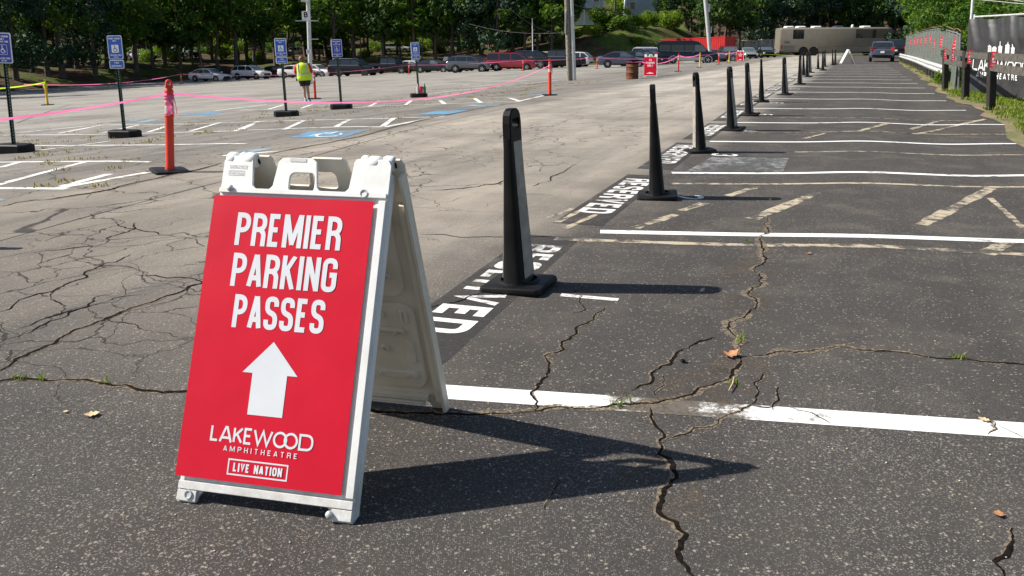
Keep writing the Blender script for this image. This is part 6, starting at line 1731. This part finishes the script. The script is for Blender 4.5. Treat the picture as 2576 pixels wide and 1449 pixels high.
# trees right of the bus, behind the slatted fence
for x, Y, kd, s in ((2290, 112, 'e', 1.0), (2330, 104, 'b', 1.0), (2368, 98, 'e', 1.0), (2405, 92, 'a', 1.1), (2440, 88, 'e', 1.0), (2480, 82, 'b', 1.0), (2520, 78, 'e', .9), (2560, 74, 'a', 1.0), (2600, 72, 'e', .9), (2350, 122, 'a', 1.2), (2430, 118, 'b', 1.2), (2510, 112, 'a', 1.2), (2590, 105, 'a', 1.2)):
    p = gX(x, Y); plant(kd, p, 'dark tree standing behind the slatted fence and banner', s, grp='dark trees behind the right fence')
p = gX(2358, 64); plant('m', p + Vector((0, 0, -.6)), 'bright leafy tree overhanging the slatted fence', .74)
p = gX(2327, 70); plant('f', p, 'slim pale trunk rising at the left end of the slatted fence', .9)
for x, Y, s, lab in ((2478, 36, .50, 'yellow green shrub rising behind the left part of the banner'), (2545, 33, .52, 'yellow green shrub rising behind the banner letters'), (2610, 31, .5, 'yellow green shrub behind the banner at the right edge')):
    p = gX(x, Y); plant('m', p + Vector((0, 0, -.8)), lab, s, cat='shrub')
p = gX(2398, 31); plant('y', p, 'weedy green shrub at the gap between guardrail and banner', .35)
# the far wood that closes the view
r2 = random.Random(99); m = MB()
for i in range(26000):
    x = r2.uniform(-120, 185); y = r2.uniform(118, 250)
    pass
XX = np.array([r2.uniform(-125, 188) for _ in range(30000)]); YY = np.array([r2.uniform(70, 255) for _ in range(30000)])
ee = edge_dist(XX, YY); ok = (ee > 66) & (ee < 118); XX, YY = XX[ok], YY[ok]; ZZ = hill_z(XX, YY)
for x, y, z in zip(XX, YY, ZZ):
    p = Vector((x, y, z + r2.uniform(.3, 9))); nrm = Vector((r2.gauss(0, 1), r2.gauss(-.4, 1), r2.gauss(.5, .8))).normalized(); a = nrm.orthogonal().normalized(); b = nrm.cross(a); s = r2.uniform(.6, 1.3)
    m.add([p - a * s, p - b * s * .6, p + a * s, p + b * s * .6], [(0, 1, 2, 3)])
tag(m.build('distant_woods', LEAF_D, fixn=False), 'far dense wood on the hillside closing the view behind the trees', 'wood', None, 'stuff')

# grey houses above the bank
def make_house(label, x0, x1, Y, ybase, Hh, gable, win):
    a, b = atY(x0, ybase, Y), atY(x1, ybase, Y); c = (a + b) / 2; Wd = (b - a).length; z0 = c.z - 1.5
    root = thing('house', label, 'house', (c.x, c.y + 4, z0), R(-4))
    SID = mat('siding_grey', (.52, .57, .64), .7, c2=(.45, .50, .57), scale=.8)
    m = MB(); m.box((0, 0, Hh / 2), (Wd, 8, Hh)); wl = m.build('wall', SID, root)
    m = MB()
    for k in range(int(Hh / .2)): m.box((0, -4.012, .1 + k * .2), (Wd - .02, .02, .03))
    m.build('siding_boards', SID, wl)
    m = MB(); ov = .5
    m.loft([[(-Wd / 2 - ov, y, z) for y, z in ((-4.5, Hh - .02), (0, Hh + 2.2), (4.5, Hh - .02), (4.5, Hh - .2), (0, Hh + 2.0), (-4.5, Hh - .2))], [(Wd / 2 + ov, y, z) for y, z in ((-4.5, Hh - .02), (0, Hh + 2.2), (4.5, Hh - .02), (4.5, Hh - .2), (0, Hh + 2.0), (-4.5, Hh - .2))]]); m.build('roof', mat('shingles', (.06, .06, .065), .9), root)
    for s in (-1, 1):
        m = MB(); m.box((s * (Wd / 2 - .09), -4.03, Hh / 2), (.22, .05, Hh)); m.build('corner_board', SWHITE, root)
    for wx, wz in win:
        m = MB(); m.box((wx * Wd, -4.05, wz), (1.15, .06, 1.5)); f = m.build('window', SWHITE, root)
        m = MB(); m.box((wx * Wd, -4.09, wz), (.9, .02, 1.25)); m.build('pane', GLASS, f)
    if gable:
        m = MB(); m.box((Wd * .12, -5.2, 2.6), (Wd * .5, 2.4, .15)); m.build('porch_roof', mat('shingles', (.06, .06, .065), .9), root)
        for s in (-1, 1):
            m = MB(); m.box((Wd * .12 + s * Wd * .22, -6.2, 1.25), (.14, .14, 2.5)); m.build('porch_post', SWHITE, root)
make_house('grey sided house with white trim right of the wooden utility pole', 1440, 1524, 148, 40, 6.4, True, ((-.25, 4.4), (.25, 4.4), (-.30, 1.8)))
make_house('pale grey house wall above the bank behind the trees', 1578, 1664, 152, 28, 6.4, False, ((-.3, 2.4), (.3, 4.6)))
